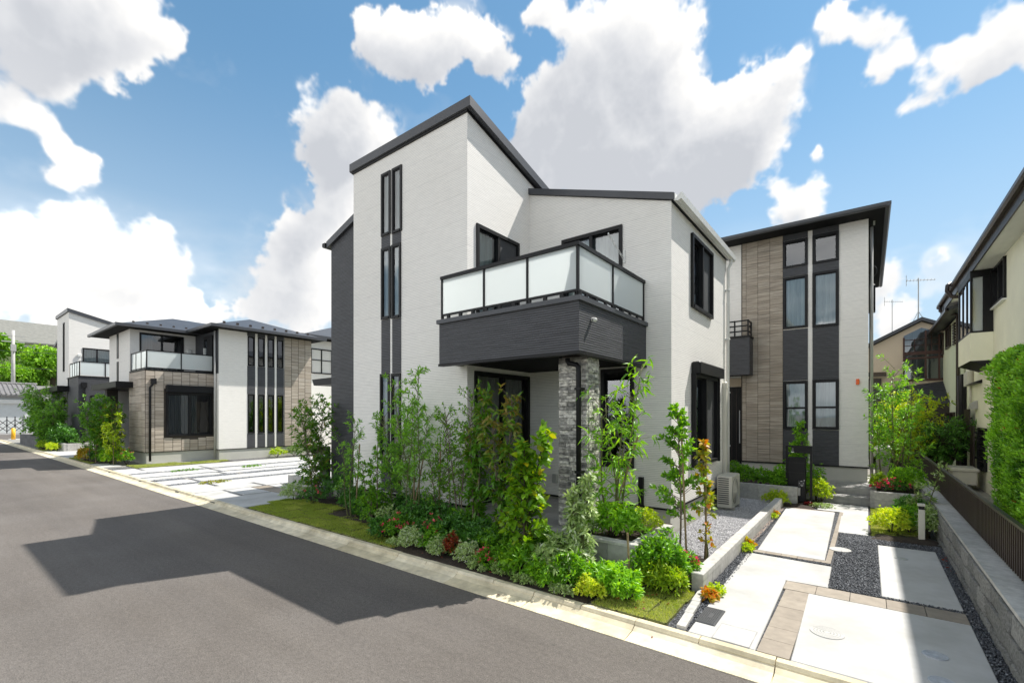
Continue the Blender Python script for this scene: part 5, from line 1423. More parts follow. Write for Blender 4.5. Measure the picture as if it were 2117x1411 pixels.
box('edge_block', M['cblock'], d2, -13.3, -11.9, 6.6, 6.75, .05, .38)
slab([(-36.5, 4.38), (-31.5, 4.38), (-31.5, 6.5), (-36.5, 6.5)], par=d2); slab([(-31.3, 4.38), (-29.6, 4.38), (-29.6, 6.5), (-31.3, 6.5)], par=d2)
slab([(-25.2, 4.38), (-23.4, 4.38), (-23.4, 5.0), (-25.2, 5.0)], par=d2)

# ================================================================== PLANTS
RS = np.random.RandomState(11)
def unit(a): return a / np.maximum(np.linalg.norm(a, axis=-1, keepdims=True), 1e-6)
def leaf_geo(C, D, L, Wd, droop=.25, fold=.15, simple=False, nrm_bias=.6):
    """leaves at C pointing along D. Returns V, F, faces per leaf"""
    n = len(C)
    D = unit(D)
    up = np.tile(np.array([0, 0, 1.]), (n, 1)) * nrm_bias + RS.normal(0, .45, (n, 3))
    S_ = unit(np.cross(D, up)); Nn = np.cross(S_, D)
    L = L[:, None]; Wd = Wd[:, None]
    if simple:
        V = np.stack([C, C + D * L * .45 - S_ * Wd * .5 + Nn * L * .04, C + D * L - Nn * L * droop, C + D * L * .45 + S_ * Wd * .5 + Nn * L * .04], 1)
        F = np.arange(n * 4).reshape(n, 4)
        return V.reshape(-1, 3), F, 1
    p = lambda t, s, h: C + D * L * t + S_ * Wd * s + Nn * L * h
    V = np.stack([p(0, 0, 0), p(.30, -.42, fold * .5 - droop * .06), p(.30, .42, fold * .5 - droop * .06), p(.68, -.36, fold * .4 - droop * .42), p(.68, .36, fold * .4 - droop * .42), p(1, 0, -droop), p(.34, 0, -droop * .08), p(.68, 0, -droop * .42)], 1)
    b = (np.arange(n) * 8)[:, None]
    f = np.array([[0, 2, 6, 6], [0, 6, 1, 1]])
    F4 = np.concatenate([b + np.array([[0, 6, 1, 1]]), b + np.array([[0, 2, 6, 6]]), b + np.array([[1, 6, 7, 3]]), b + np.array([[6, 2, 4, 7]]), b + np.array([[3, 7, 5, 5]]), b + np.array([[7, 4, 5, 5]])], 1).reshape(-1, 4)
    return V.reshape(-1, 3), F4, 6
def leaf_obj(name, mat_, parent, C, D, L, Wd, tint, droop=.25, simple=False, **kw):
    V, F, k = leaf_geo(C, D, L, Wd, droop, simple=simple)
    T = np.repeat(tint, k)
    if not simple:
        # triangles were written as quads with a repeated corner: split them properly
        tri = F[:, 2] == F[:, 3]
        Q = F[~tri]; Tr = F[tri][:, :3]
        allF = np.concatenate([Tr, Q[:, [0, 1, 2]], Q[:, [0, 2, 3]]])
        T = np.concatenate([T[tri], T[~tri], T[~tri]])
        return np_mesh(name, V, allF, mat_, parent, T, **kw)
    return np_mesh(name, V, F, mat_, parent, T, **kw)
def rosettes(P, A, k, L, Wd, spread=.9, jit=.25):
    """k leaves around each shoot tip P with axis A"""
    n = len(P)
    A = unit(A)
    ref = np.where(np.abs(A[:, 2:3]) < .9, np.array([[0, 0, 1.]]), np.array([[1., 0, 0]]))
    U = unit(np.cross(A, ref)); Vv = np.cross(A, U)
    C = []; D = []
    for i in range(k):
        a = 2 * math.pi * i / k + RS.uniform(0, 6.28, n) * (1 if i == 0 else 0) + RS.normal(0, .3, n)
        s = spread * RS.uniform(.6, 1.15, n)
        d = A * np.cos(s)[:, None] + (U * np.cos(a)[:, None] + Vv * np.sin(a)[:, None]) * np.sin(s)[:, None]
        C.append(P - A * (RS.uniform(0, .6, n) * L)[:, None]); D.append(d)
    C = np.concatenate(C); D = np.concatenate(D)
    m = len(C)
    return C + RS.normal(0, L * .06, (m, 3)), D, L * RS.uniform(.7, 1.2, m), Wd * RS.uniform(.8, 1.2, m)
def tints(n, lo=0., hi=1., mean=.45, sd=.22): return np.clip(RS.normal(mean, sd, n) + RS.normal(0, .06), lo, hi)

def shrub(name, lab, cat, x, y, z, rx, ry, h, m, L=.05, Wd=.018, n=260, k=6, group=None, mean=.45, flowers=None, fm='pink', spread=1.0, droop=.2, fl_side=None, sd=.22, simple=False):
    """rounded shrub: leafy shoots all over and inside a lumpy mound"""
    t = thing(name, lab, cat, (x, y, z), group)
    n = int(n * 1.15); L *= 1.12; Wd *= 1.2; rx *= 1.1; ry *= 1.1
    u = RS.uniform(-.15, 1, n); a = RS.uniform(0, 6.283, n); rr = RS.uniform(.35, 1, n) ** .45
    lump = 1 + .20 * np.sin(a * 3 + x * 7) * np.sin(u * 4 + y * 3) + .12 * np.sin(a * 7 + y * 5) + RS.normal(0, .06, n)
    s = np.sqrt(np.clip(1 - u * u, 0, 1))
    dirs = np.stack([s * np.cos(a), s * np.sin(a), u], 1)
    P = dirs * rr[:, None] * lump[:, None] * np.array([rx, ry, h * .62])
    P[:, 2] += h * .40
    P[:, 2] = np.maximum(P[:, 2], .02)
    P += np.array([x, y, z])
    A = dirs * np.array([1, 1, .7]) + np.array([0, 0, .55]) + RS.normal(0, .3, (n, 3))
    C, D, LL, WW = rosettes(P, A, k, L, Wd, spread)
    T = tints(len(C), mean=mean, sd=sd)
    leaf_obj('foliage', LM[m], t, C, D, LL, WW, T, droop, simple)
    st = MB()
    for i in range(6):
        q = P[RS.randint(n)]
        st.tube([(x + RS.uniform(-.03, .03), y + RS.uniform(-.03, .03), z - .02), ((x + q[0]) / 2, (y + q[1]) / 2, (z + q[2]) / 2 + .03), tuple(q)], [.008, .006, .003], 4)
    st.build('stem', M['darkbark'], t)
    if flowers:
        f = RS.randint(0, n, flowers)
        sel = P[f] + dirs[f] * .03
        keep = dirs[f][:, 2] > .05
        if fl_side is not None: keep &= (dirs[f] @ np.array(fl_side)) > .1
        sel = sel[keep]; dd = dirs[f][keep] + np.array([0, -.2, .3])
        C, D, LL, WW = rosettes(sel, dd, 5, .038, .032, 1.15)
        leaf_obj('flowers', LM[fm], t, C + unit(D) * .004, D, LL, WW, tints(len(C), mean=.5, sd=.25), -.1, True, kind='stuff')
    return t

def sapling(name, lab, x, y, z, h, stems, m, L=.07, Wd=.022, group=None, rad=.25, start=.3, twigs=26, k=6, per=3, prof=lambda t: 1., droop=.35, mean=.45, lean=.10, bark='greenstem', r0=.015, up=.5, stakes=(), cat='tree', spread=.95, sd=.22, top_tint=0., flowers=0, tw_k=.6, fwd=(0, 0), bigleaf=0):
    """young multi-stemmed tree: thin stems, side twigs with leaf rosettes, optional support stakes"""
    t = thing(name, lab, cat, (x, y, z), group)
    L *= 1.15; Wd *= 1.28; twigs = int(twigs * 1.35)
    C_, D_, L_, W_, T_ = [], [], [], [], []
    tw = MB()
    for s in range(stems):
        a = 2 * math.pi * s / stems + RS.uniform(-.6, .6); hh = h * (1 if s == 0 else RS.uniform(.62, .95))
        lx, ly = lean * hh * math.cos(a) * (0 if stems == 1 else 1) + fwd[0] * hh, lean * hh * math.sin(a) * (0 if stems == 1 else 1) + fwd[1] * hh
        bx_, by_ = x + .05 * math.cos(a) * (stems > 1), y + .05 * math.sin(a) * (stems > 1)
        w1, w2 = RS.normal(0, .02 * hh, 2)
        def pos(f): return Vector((bx_ + lx * f ** 1.2 + w1 * math.sin(f * 5), by_ + ly * f ** 1.2 + w2 * math.sin(f * 4 + 1), z - .02 + hh * f))
        MB().tube([pos(i / 9) for i in range(10)], [r0 * (1 - .8 * i / 9) for i in range(10)], 6).build('stem', M[bark], t, smooth=True)
        nt_ = int(twigs * hh / h)
        for i in range(nt_):
            f = start + (1 - start) * ((i + RS.uniform(0, 1)) / nt_)
            p = pos(f); q = (f - start) / (1 - start)
            ln = rad * prof(q) * RS.uniform(.45, 1.1)
            az = RS.uniform(0, 6.283) if RS.rand() > .0 else 0
            d = Vector((math.cos(az), math.sin(az), up + .5 * q + RS.normal(0, .2))).normalized()
            e = p + d * ln + Vector((0, 0, -.10 * ln * (1 - q)))
            mid_ = p.lerp(e, .5) + Vector((0, 0, .06 * ln))
            tw.tube([p, mid_, e], [.006, .0042, .0025], 3, False)
            for j in range(per):
                g = 1 - j * tw_k / max(per, 1)
                c = p.lerp(e, g) + Vector((0, 0, .05 * ln * g * (1 - g) * 4))
                C, D, LL, WW = rosettes(np.array([c]), np.array([tuple(d + Vector((0, 0, .1)))]), k if j == 0 else max(2, k - 3), L, Wd, spread)
                D[:, 2] -= droop * .5
                C_.append(C); D_.append(D); L_.append(LL); W_.append(WW)
                T_.append(np.clip(tints(len(C), mean=mean, sd=sd) + top_tint * q ** 2, 0, 1))
    tw.build('twigs', M[bark], t, kind='stuff')
    C, D, LL, WW, T = map(np.concatenate, (C_, D_, L_, W_, T_))
    if bigleaf:
        # the leaves large enough to pick out singly are objects of their own, sharing three leaf meshes
        idx = np.argsort(C[:, 1] - C[:, 0] * .5)[:bigleaf]
        um = []
        for q in range(5):
            V, F, kk = leaf_geo(np.zeros((1, 3)), np.array([[0, 1., 0]]), np.array([1.]), np.array([.62]), .2, nrm_bias=8.)
            me = bpy.data.meshes.new('leaf'); me.from_pydata([tuple(v) for v in V], [], [tuple(dict.fromkeys(f)) for f in F.tolist()])
            at = me.attributes.new('tint', 'FLOAT', 'FACE'); at.data.foreach_set('value', np.full(len(me.polygons), (.06, .22, .38, .52, .86)[q], np.float32))
            me.materials.append(LM[m]); um.append(me)
        for i in idx:
            me = um[min(4, int(T[i] * 5))]
            o = piece('leaf', me, t, tuple(C[i]), (LL[i],) * 3)
            dv = Vector(D[i]).normalized()
            o.rotation_mode = 'QUATERNION'
            q = dv.to_track_quat('Y', 'Z'); o.rotation_quaternion = q
        keep = np.ones(len(C), bool); keep[idx] = False
        C, D, LL, WW, T = C[keep], D[keep], LL[keep], WW[keep], T[keep]
    leaf_obj('crown', LM[m], t, C, D, LL, WW, T, droop)
    if flowers:
        i = RS.randint(0, len(C), flowers)
        c, d, l, w_ = rosettes(C[i] + np.array([0, 0, .03]), np.tile([0.1, -.3, 1.], (flowers, 1)), 4, .035, .032, 1.3)
        leaf_obj('flowers', LM['white'], t, c, d, l, w_, tints(len(c)), 0, True, kind='stuff')
    for (dx, dy, ex, ey, hs) in stakes:
        MB().tube([(x + dx, y + dy, z - .02), (x + ex, y + ey, z + hs)], .013, 6).build('stake', M['stake'], t)
    return t
cone = lambda t: 1.1 - .75 * t
bulge = lambda t: .45 + 1.0 * math.sin(min(1, t * 1.05) * math.pi) ** .8
Z0 = .085
# --- beds
def bed(x0, x1, y0, y1, z=.092, m='soil', nm='soil_bed'):
    nx, ny = max(2, int((x1 - x0) / .08)), max(2, int((y1 - y0) / .08))
    gx, gy = np.meshgrid(np.linspace(x0, x1, nx), np.linspace(y0, y1, ny), indexing='ij')
    edge = np.minimum(np.minimum(gx - x0, x1 - gx), np.minimum(gy - y0, y1 - gy))
    gz = z + np.clip(edge, 0, .12) * .35 + RS.normal(0, .008, gx.shape)
    V = np.stack([gx, gy, gz], -1).reshape(-1, 3)
    i, j = np.meshgrid(np.arange(nx - 1), np.arange(ny - 1), indexing='ij'); b = (i * ny + j).ravel()
    return np_mesh(nm, V, np.stack([b, b + ny, b + ny + 1, b + 1], 1), M[m], smooth=True, kind='structure')
bed(-5.7, -2.38, 4.38, 5.33); bed(-7.3, -5.7, 4.98, 5.33); bed(-2.38, -1.62, 5.12, 5.33); bed(-8.7, -5.36, 5.33, 5.75); bed(-2.205, -1.62, 5.33, 6.9); bed(-11.1, -8.72, 5.6, 6.9); bed(-8.72, -7.3, 5.0, 5.5)
bed(.02, .89, 9.45, 9.95, .088); bed(-1.6, -.92, 11.68, 12.95, .088); bed(-30.2, -25.3, 4.6, 5.1); bed(-39.5, -37.0, 4.5, 5.8)
# --- lawns: sods with joints between them, and blades of grass
def lawn(nm, poly, sod=(.36, .28), dens=9000, hgt=.035, mean=.45):
    xs = [p[0] for p in poly]; ys = [p[1] for p in poly]
    def inside(px_, py_):
        c = np.zeros(px_.shape, bool); j = len(poly) - 1
        for i in range(len(poly)):
            xi, yi = poly[i]; xj, yj = poly[j]
            with np.errstate(divide='ignore', invalid='ignore'):
                c ^= ((yi > py_) != (yj > py_)) & (px_ < (xj - xi) * (py_ - yi) / (yj - yi + 1e-9) + xi)
            j = i
        return c
    t = thing(nm, None, None, (xs[0], ys[0], .08), kind='structure')
    MB().poly([(a, b, .0835) for a, b in poly]).build('soil', M['soil'], t)
    um = unit_mesh('sod', plain('sod_turf', (.15, .16, .045), .95, 0, .4, 30, .8, 60), .05, .03, 3)
    x = min(xs); row = 0; rects = []
    while x < max(xs):
        y = min(ys) - (sod[1] * .5 if row % 2 else 0)
        while y < max(ys):
            cx, cy = x + sod[0] / 2, y + sod[1] / 2
            ya, yb_ = max(y, min(ys) + .01), y + sod[1]; xa, xb_ = max(x, min(xs) + .01), min(x + sod[0], max(xs) - .01)
            if yb_ - ya > .08 and xb_ - xa > .08 and inside(np.array([(xa + xb_) / 2]), np.array([(ya + yb_) / 2]))[0]:
                cx, cy = (xa + xb_) / 2, (ya + yb_) / 2
                g1, g2 = RS.uniform(.008, .03, 2); h = .035 + RS.uniform(0, .016)
                piece('sod', um, t, (cx, cy, .075), (xb_ - xa - g1, yb_ - ya - g2, h - .012), RS.normal(0, .015))
                rects.append((cx, cy, xb_ - xa - g1, yb_ - ya - g2, .075 + h - .014))
            y += sod[1]
        x += sod[0]; row += 1
    B = []
    for cx, cy, a, b, z in rects:
        n = int(dens * a * b)
        B.append(np.stack([cx + RS.uniform(-.5, .5, n) * a, cy + RS.uniform(-.5, .5, n) * b, np.full(n, z), np.full(n, RS.normal(mean, .10))], 1))
    B = np.concatenate(B); n = len(B)
    d = np.stack([RS.normal(0, .55, n), RS.normal(0, .55, n), RS.uniform(.5, 1.2, n)], 1); d = unit(d)
    h = hgt * RS.uniform(.5, 1.2, n)
    sd_ = unit(np.cross(d, RS.normal(0, 1, (n, 3)))) * .0028
    P = B[:, :3]
    V = np.stack([P - sd_, P + sd_, P + d * h[:, None]], 1).reshape(-1, 3)
    np_mesh('grass', V, np.arange(n * 3).reshape(n, 3), LM['grass'], t, np.clip(B[:, 3] + RS.normal(0, .16, n), 0, 1), kind='stuff')
    return t
lawn('lawn', [(-10.65, 4.385), (-5.62, 4.385), (-5.62, 4.9), (-6.6, 5.06), (-8.6, 5.22), (-9.2, 5.75), (-11.0, 5.6)], dens=11000)
lawn('lawn', [(-2.35, 4.385), (-1.52, 4.385), (-1.64, 5.38), (-1.75, 5.40), (-2.0, 5.1)], sod=(.30, .33), dens=13000, mean=.60)
lawn('lawn', [(.02, 9.72), (.02, 12.5), (.72, 12.6), (.60, 10.3), (.25, 9.9)], dens=9000, mean=.55)
lawn('lawn', [(-23.4, 5.15), (-21.9, 5.1), (-22.2, 8.6), (-23.0, 8.5)], dens=2500, mean=.6)
lawn('lawn', [(-29.8, 4.39), (-25.4, 4.39), (-25.4, 4.62), (-29.8, 4.62)], dens=2500)
lawn('lawn', [(-39.5, 4.39), (-36.7, 4.39), (-36.7, 4.9), (-39.5, 4.9)], dens=1800)
# --- gravel as loose stones
def stones(name, lab_mat, rects, dens, size, z, parent=None, mean=.5):
    C = []
    for x0, x1, y0, y1 in rects:
        n = int(dens * (x1 - x0) * (y1 - y0))
        C.append(np.stack([RS.uniform(x0, x1, n), RS.uniform(y0, y1, n), np.full(n, z) + RS.uniform(0, size * .5, n)], 1))
    C = np.concatenate(C); n = len(C)
    base = np.array([[1, 0, 0], [-1, 0, 0], [0, 1, 0], [0, -1, 0], [0, 0, 1], [0, 0, -1]], float) * .5
    Q = RS.normal(0, 1, (n, 3, 3)); Q, _ = np.linalg.qr(Q)
    sc = size * RS.uniform(.55, 1.25, (n, 1, 1)) * np.stack([np.ones(n), RS.uniform(.6, 1, n), RS.uniform(.4, .8, n)], 1)[:, None, :]
    V = (base[None] * sc * RS.uniform(.8, 1.2, (n, 6, 3))) @ Q + C[:, None, :]
    f = np.array([[0, 2, 4], [2, 1, 4], [1, 3, 4], [3, 0, 4], [2, 0, 5], [1, 2, 5], [3, 1, 5], [0, 3, 5]])
    F = (np.arange(n)[:, None, None] * 6 + f[None]).reshape(-1, 3)
    T = np.repeat(np.clip(RS.normal(mean, .25, n), 0, 1), 8)
    return np_mesh(name, V.reshape(-1, 3), F, M[lab_mat], parent, T, kind='stuff')
stones('gravel', 'pebdark', [(.782, .885, 4.4, 9.7), (-.37, .11, 6.50, 9.66), (-.385, .885, 9.14, 9.5), (.11, .78, 6.47, 6.54), (-1.40, -1.33, 4.4, 7.5), (-1.478, -1.40, 5.4, 11.6), (-1.39, -.40, 7.46, 7.535), (-.39, .0, 9.5, 9.68)], 5200, .024, .090, drive, .38)
stones('gravel', 'peblight', [(-2.54, -1.615, 6.7, 12.0)], 7500, .019, .135, None, .55)
bpy.data.objects[-1] if False else None
MB().poly([(-2.54, 6.65, .130), (-1.612, 6.65, .130), (-1.612, 12.05, .130), (-3.2, 12.05, .130), (-3.2, 11.3, .13), (-2.54, 11.3, .130)]).build('gravel_bed', M['glight'], kind='structure')
stones('gravel', 'pebdark', [(-20.0 + .02, -19.57, 4.5, 12.5), (-18.43, -18.22, 4.5, 12.5), (-17.48, -16.97, 4.5, 12.5), (-16.03, -15.67, 4.5, 12.5), (-13.7, -13.2, 6.5, 12)], 1200, .035, .088, d2, .95)
def fallen(n, x0, x1, y0, y1, z):
    c = np.stack([RS.uniform(x0, x1, n), RS.uniform(y0, y1, n), np.full(n, z)], 1)
    d = np.stack([RS.normal(0, 1, n), RS.normal(0, 1, n), RS.normal(0, .1, n)], 1)
    return c, d
c = [fallen(90, -6, -1.7, 4.4, 5.2, .135), fallen(10, -5, 2, 4.07, 4.36, .03), fallen(10, -2.2, -1.5, 4.4, 5.3, .13), fallen(7, .8, .88, 8, 9.5, .11)]
C = np.concatenate([a for a, b in c]); D = np.concatenate([b for a, b in c])
leaf_obj('fallen_leaves', LM['red'], None, C, D, RS.uniform(.025, .05, len(C)), RS.uniform(.012, .025, len(C)), tints(len(C), mean=.6), .1, kind='stuff')

# --- trees in front of the white house, from left to right
sapling('young_tree', 'leafy multi-stemmed young tree at the far left corner of the lawn', -10.35, 5.75, Z0, 2.3, 5, 'dog', .085, .03, rad=.46, start=.12, twigs=34, per=3, mean=.36, bark='bark')
sapling('young_tree', 'tall yellow-green tree against the charcoal end wall', -12.6, 8.6, Z0, 2.9, 4, 'lime', .09, .03, rad=.45, start=.2, twigs=36, per=3, bark='greenstem')
shrub('shrub', 'dark shrub at the foot of the charcoal wall', 'shrub', -9.5, 5.95, Z0, .5, .4, .75, 'dark', .06, .02, 260)
shrub('shrub', 'pale variegated shrub at the left end of the lawn', 'shrub', -10.75, 5.50, Z0, .33, .3, .42, 'vari', .045, .016, 230)
shrub('azalea', 'red azalea under the leafy tree at the left end of the lawn', 'azalea', -9.95, 5.5, Z0, .3, .25, .42, 'dark', .045, .016, 150, flowers=14)
sapling('young_tree', 'thin feathery sapling with bent stems and a brown stake by the charcoal corner', -7.95, 5.2, Z0, 1.95, 3, 'ash', .06, .017, rad=.26, start=.4, twigs=19, per=3, lean=.14, stakes=((.05, .03, .1, .1, 1.45),), mean=.5)
sapling('young_tree', 'dense upright dark-green sapling left of the slit windows', -7.0, 4.98, Z0, 1.78, 3, 'green', .055, .02, rad=.22, start=.12, twigs=42, per=3, mean=.34, prof=cone, bark='bark', droop=.2)
sapling('young_tree', 'tallest slender tree with feathery tufts in front of the white tower', -6.2, 5.25, Z0, 2.75, 4, 'ash', .075, .02, rad=.30, start=.36, twigs=30, per=3, lean=.12, mean=.55, stakes=((.06, -.05, -.12, .12, 1.5), (-.1, 0, .14, .1, 1.3)), r0=.014)
sapling('young_tree', 'feathery bushy sapling covering the lower slit windows', -6.95, 5.45, Z0, 2.2, 4, 'ash', .07, .019, rad=.32, start=.3, twigs=34, per=3, lean=.08, mean=.5)
sapling('young_tree', 'small-leaved dark tree with brown stake right of the tall slender tree', -5.62, 5.35, Z0, 2.02, 3, 'green', .048, .018, rad=.28, start=.32, twigs=44, per=3, mean=.33, bark='bark', stakes=((.0, -.06, -.02, .0, 1.55),), droop=.2)
sapling('young_tree', 'fine-leaved evergreen sapling before the white wall under the balcony end', -5.16, 5.36, Z0, 2.36, 3, 'green', .045, .017, rad=.26, start=.34, twigs=50, per=3, mean=.38, bark='bark', droop=.15, r0=.014)
sapling('dogwood', 'columnar dogwood with drooping leaves at the left edge of the porch', -4.72, 5.22, Z0, 2.36, 2, 'dog', .095, .036, rad=.17, start=.06, twigs=52, per=3, mean=.38, sd=.14, droop=.6, bark='bark', top_tint=.2, cat='tree', lean=.03, k=5)
sapling('dogwood', 'leaning dogwood with bronze tips and two white flowers before the porch', -4.18, 5.18, Z0, 2.26, 2, 'dog', .095, .036, rad=.24, start=.10, twigs=46, per=3, mean=.40, sd=.14, droop=.55, bark='bark', top_tint=.38, stakes=((.0, .05, -.15, .1, 1.2),), flowers=4, lean=.06, k=5)
sapling('shrub', 'large yellowing round-leaved shrub by the kerb before the porch', -3.46, 4.74, Z0, 1.84, 4, 'gold', .092, .062, rad=.44, start=.05, twigs=34, per=3, mean=.40, sd=.17, droop=.35, bark='darkbark', lean=.06, prof=lambda t: 1.15 - .92 * t, cat='shrub', k=5, bigleaf=220)
sapling('shrub', 'upright cream-variegated shrub before the stone pillar', -2.84, 5.0, Z0, 1.28, 3, 'vari', .07, .024, rad=.22, start=.1, twigs=48, per=3, mean=.40, bark='greenstem', prof=cone, lean=.06, cat='shrub', stakes=((0, .04, .04, .1, 1.15),))
shrub('shrub', 'low drooping cream-edged shrub under the upright variegated one', 'shrub', -2.98, 4.74, Z0, .32, .24, .50, 'vari', .095, .026, 160, mean=.30, droop=.5, spread=1.2)
sapling('young_tree', 'slender long-leaved tree with leaning stake in the block planter', -2.74, 5.86, .46, 2.32, 5, 'green', .125, .026, rad=.32, start=.22, twigs=14, per=2, mean=.55, droop=.7, lean=.13, stakes=((-.12, .0, .28, .1, 1.35),), k=5)
shrub('shrub', 'bright green shrub in the block planter', 'shrub', -2.72, 5.78, .45, .36, .28, .44, 'green', .07, .026, 260, mean=.66)
shrub('shrub', 'small-leaved lime shrub at the corner of the block planter', 'shrub', -2.46, 6.2, .45, .2, .28, .36, 'lime', .03, .012, 330, mean=.35)
shrub('shrub', 'cream-speckled shrub at the planter beside the pillar', 'shrub', -2.98, 5.62, .45, .2, .18, .38, 'vari', .035, .014, 220, mean=.45)
sapling('young_tree', 'round-clumped green tree tied to a straight stake before the house corner', -2.03, 6.35, Z0, 2.05, 1, 'green', .062, .030, rad=.33, start=.30, twigs=62, per=4, mean=.42, prof=lambda t: (.55 + .65 * abs(math.sin(t * 7.6))) * (1.2 - .55 * t), bark='bark', stakes=((.13, -.10, .03, -.02, 1.85),), droop=.15, r0=.016, k=7)
sapling('young_tree', 'bronze-yellow sapling on a stake beside the outdoor unit', -1.78, 6.62, Z0 + .03, 1.62, 1, 'redgreen', .075, .042, rad=.20, start=.36, twigs=30, per=2, mean=.30, sd=.25, top_tint=.25, bark='bark', stakes=((.035, -.05, .02, 0, 1.4),), prof=cone, k=5, r0=.013)
sapling('young_tree', 'small side sprout with red tips at the foot of the bronze sapling', -1.72, 6.5, Z0 + .03, .5, 1, 'redgreen', .05, .03, rad=.1, start=.4, twigs=8, per=1, mean=.6, cat='sapling')
# --- shrubs along the kerb
shrub('shrub', 'dark shrub filling the bed behind the sod and left sapling', 'shrub', -7.4, 5.35, Z0, .45, .3, .62, 'green', .05, .02, 330, mean=.25)
shrub('shrub', 'dark shrub under the slit windows of the tower', 'shrub', -6.6, 5.50, Z0, .48, .22, .66, 'dark', .05, .02, 330)
shrub('shrub', 'dark leafy shrub at the foot of the tall slender tree', 'shrub', -5.9, 5.05, Z0, .42, .3, .58, 'dark', .05, .02, 300)
shrub('shrub', 'silvery variegated shrub beside the dense upright sapling', 'shrub', -6.55, 5.0, Z0, .2, .2, .46, 'vari', .03, .013, 240, mean=.5)
shrub('azalea', 'pink azalea at the right end of the sod lawn', 'azalea', -5.95, 4.78, Z0, .34, .26, .42, 'green', .045, .017, 240, mean=.3, flowers=26, fl_side=(-.3, -1, .5))
shrub('azalea', 'pink azalea in the middle of the shrub row under the stakes', 'azalea', -5.30, 4.86, Z0, .34, .24, .48, 'dark', .045, .017, 240, flowers=24)
shrub('shrub', 'rounded cream-green shrub, first on the kerb after the lawn', 'shrub', -5.42, 4.56, Z0, .25, .16, .32, 'vari', .028, .012, 420, mean=.45)
shrub('shrub', 'fresh green shrub behind the first cream-green mound', 'shrub', -5.05, 4.68, Z0, .2, .18, .36, 'green', .04, .018, 240, mean=.45)
shrub('shrub', 'small pale variegated mound left of the red nandina', 'shrub', -4.82, 4.54, Z0, .17, .13, .27, 'vari', .026, .012, 340, mean=.42)
shrub('nandina', 'red-leaved dwarf nandina on the kerb between two pale mounds', 'shrub', -4.58, 4.58, Z0, .14, .11, .36, 'red', .034, .012, 150, mean=.7)
shrub('shrub', 'pale variegated mound right of the red nandina', 'shrub', -4.24, 4.53, Z0, .19, .13, .32, 'vari', .026, .012, 400, mean=.44)
shrub('azalea', 'low coral-pink azalea beside the third pale mound', 'azalea', -3.88, 4.55, Z0, .2, .13, .30, 'green', .04, .016, 200, mean=.3, flowers=34)
shrub('shrub', 'dark green shrub behind the coral-pink azalea', 'shrub', -4.35, 4.86, Z0, .45, .22, .50, 'dark', .06, .022, 320)
shrub('shrub', 'dark broad-leaved shrub behind the red nandina', 'shrub', -4.95, 5.0, Z0, .35, .24, .50, 'dark', .06, .022, 260)
shrub('shrub', 'pale speckled low shrub spilling over the kerb', 'shrub', -3.60, 4.50, Z0, .17, .12, .22, 'vari', .03, .013, 240, mean=.35)
shrub('shrub', 'glossy green shrub below the yellowing shrub on the left', 'shrub', -3.40, 4.62, Z0, .24, .18, .40, 'green', .075, .024, 170, mean=.5)
shrub('shrub', 'glossy green shrub below the drooping cream-edged shrub', 'shrub', -3.02, 4.52, Z0, .2, .13, .32, 'green', .07, .022, 170, mean=.55)
shrub('shrub', 'dark green shrub between the drooping shrub and the lime ball', 'shrub', -2.72, 4.62, Z0, .24, .18, .40, 'green', .055, .02, 260, mean=.4)
shrub('shrub', 'bright green shrub below the planter front', 'shrub', -2.45, 4.80, Z0, .28, .22, .30, 'green', .06, .023, 280, mean=.55)
shrub('shrub', 'round lime-yellow shrub at the kerb by the small sod patch', 'shrub', -2.42, 4.53, Z0, .15, .12, .24, 'lime', .028, .014, 380, mean=.55)
shrub('shrub', 'fresh green shrub on the kerb left of the small sod patch', 'shrub', -2.16, 4.74, Z0, .22, .2, .36, 'green', .055, .02, 280, mean=.7)
shrub('shrub', 'tall glossy green shrub with a broken stake right of the planter', 'shrub', -1.94, 5.36, Z0, .27, .24, .60, 'green', .055, .022, 420, mean=.45)
shrub('azalea', 'bright pink azalea next to the low block wall', 'azalea', -1.76, 5.62, Z0, .20, .18, .36, 'green', .042, .016, 260, mean=.45, flowers=26, fl_side=(.5, -.6, .5))
for (x, y, rx, h, m_, mean, lab) in (
    (-5.6, 5.28, .40, .62, 'dark', .45, 'dark glossy undergrowth below the small-leaved dark tree'), (-4.95, 5.2, .36, .55, 'green', .25, 'deep green undergrowth below the fine-leaved evergreen'),
    (-4.0, 4.86, .40, .50, 'green', .30, 'deep green shrub under the leaning dogwood'), (-3.75, 4.78, .34, .42, 'green', .42, 'mid-green shrub under the yellowing round leaves'),
    (-3.30, 4.95, .34, .46, 'dark', .55, 'dark shrub between the yellowing shrub and the planter'), (-4.62, 4.74, .24, .34, 'dark', .55, 'dark low plant behind the red nandina'),
    (-6.3, 4.72, .28, .32, 'dark', .5, 'low dark shrub where the sod ends'), 
    (-1.86, 5.2, .24, .34, 'lime', .15, 'light green shrub under the pink azalea'),
    (-7.85, 5.42, .34, .42, 'dark', .5, 'low dark shrub behind the bent feathery sapling'), (-8.45, 5.6, .34, .5, 'dark', .5, 'dark shrub hiding the foot of the tower')):
    shrub('shrub', lab, 'shrub', x, y, Z0, rx, rx * .7, h, m_, .055, .021, 300, mean=mean)
for (x, y, lab) in ((-5.75, 4.5, 'small pale ground cover at the kerb by the sod edge'), (-4.0, 4.45, 'tiny pale ground cover between two kerb mounds'), (-3.25, 4.43, 'tiny pale trailing plant at the kerb below the glossy shrubs'), (-2.72, 4.42, 'tiny pale trailing plant at the kerb left of the lime ball')):
    shrub('ground_cover_plant', lab, 'plant', x, y, Z0, .16, .06, .13, 'vari', .03, .014, 110, 5, mean=.35)
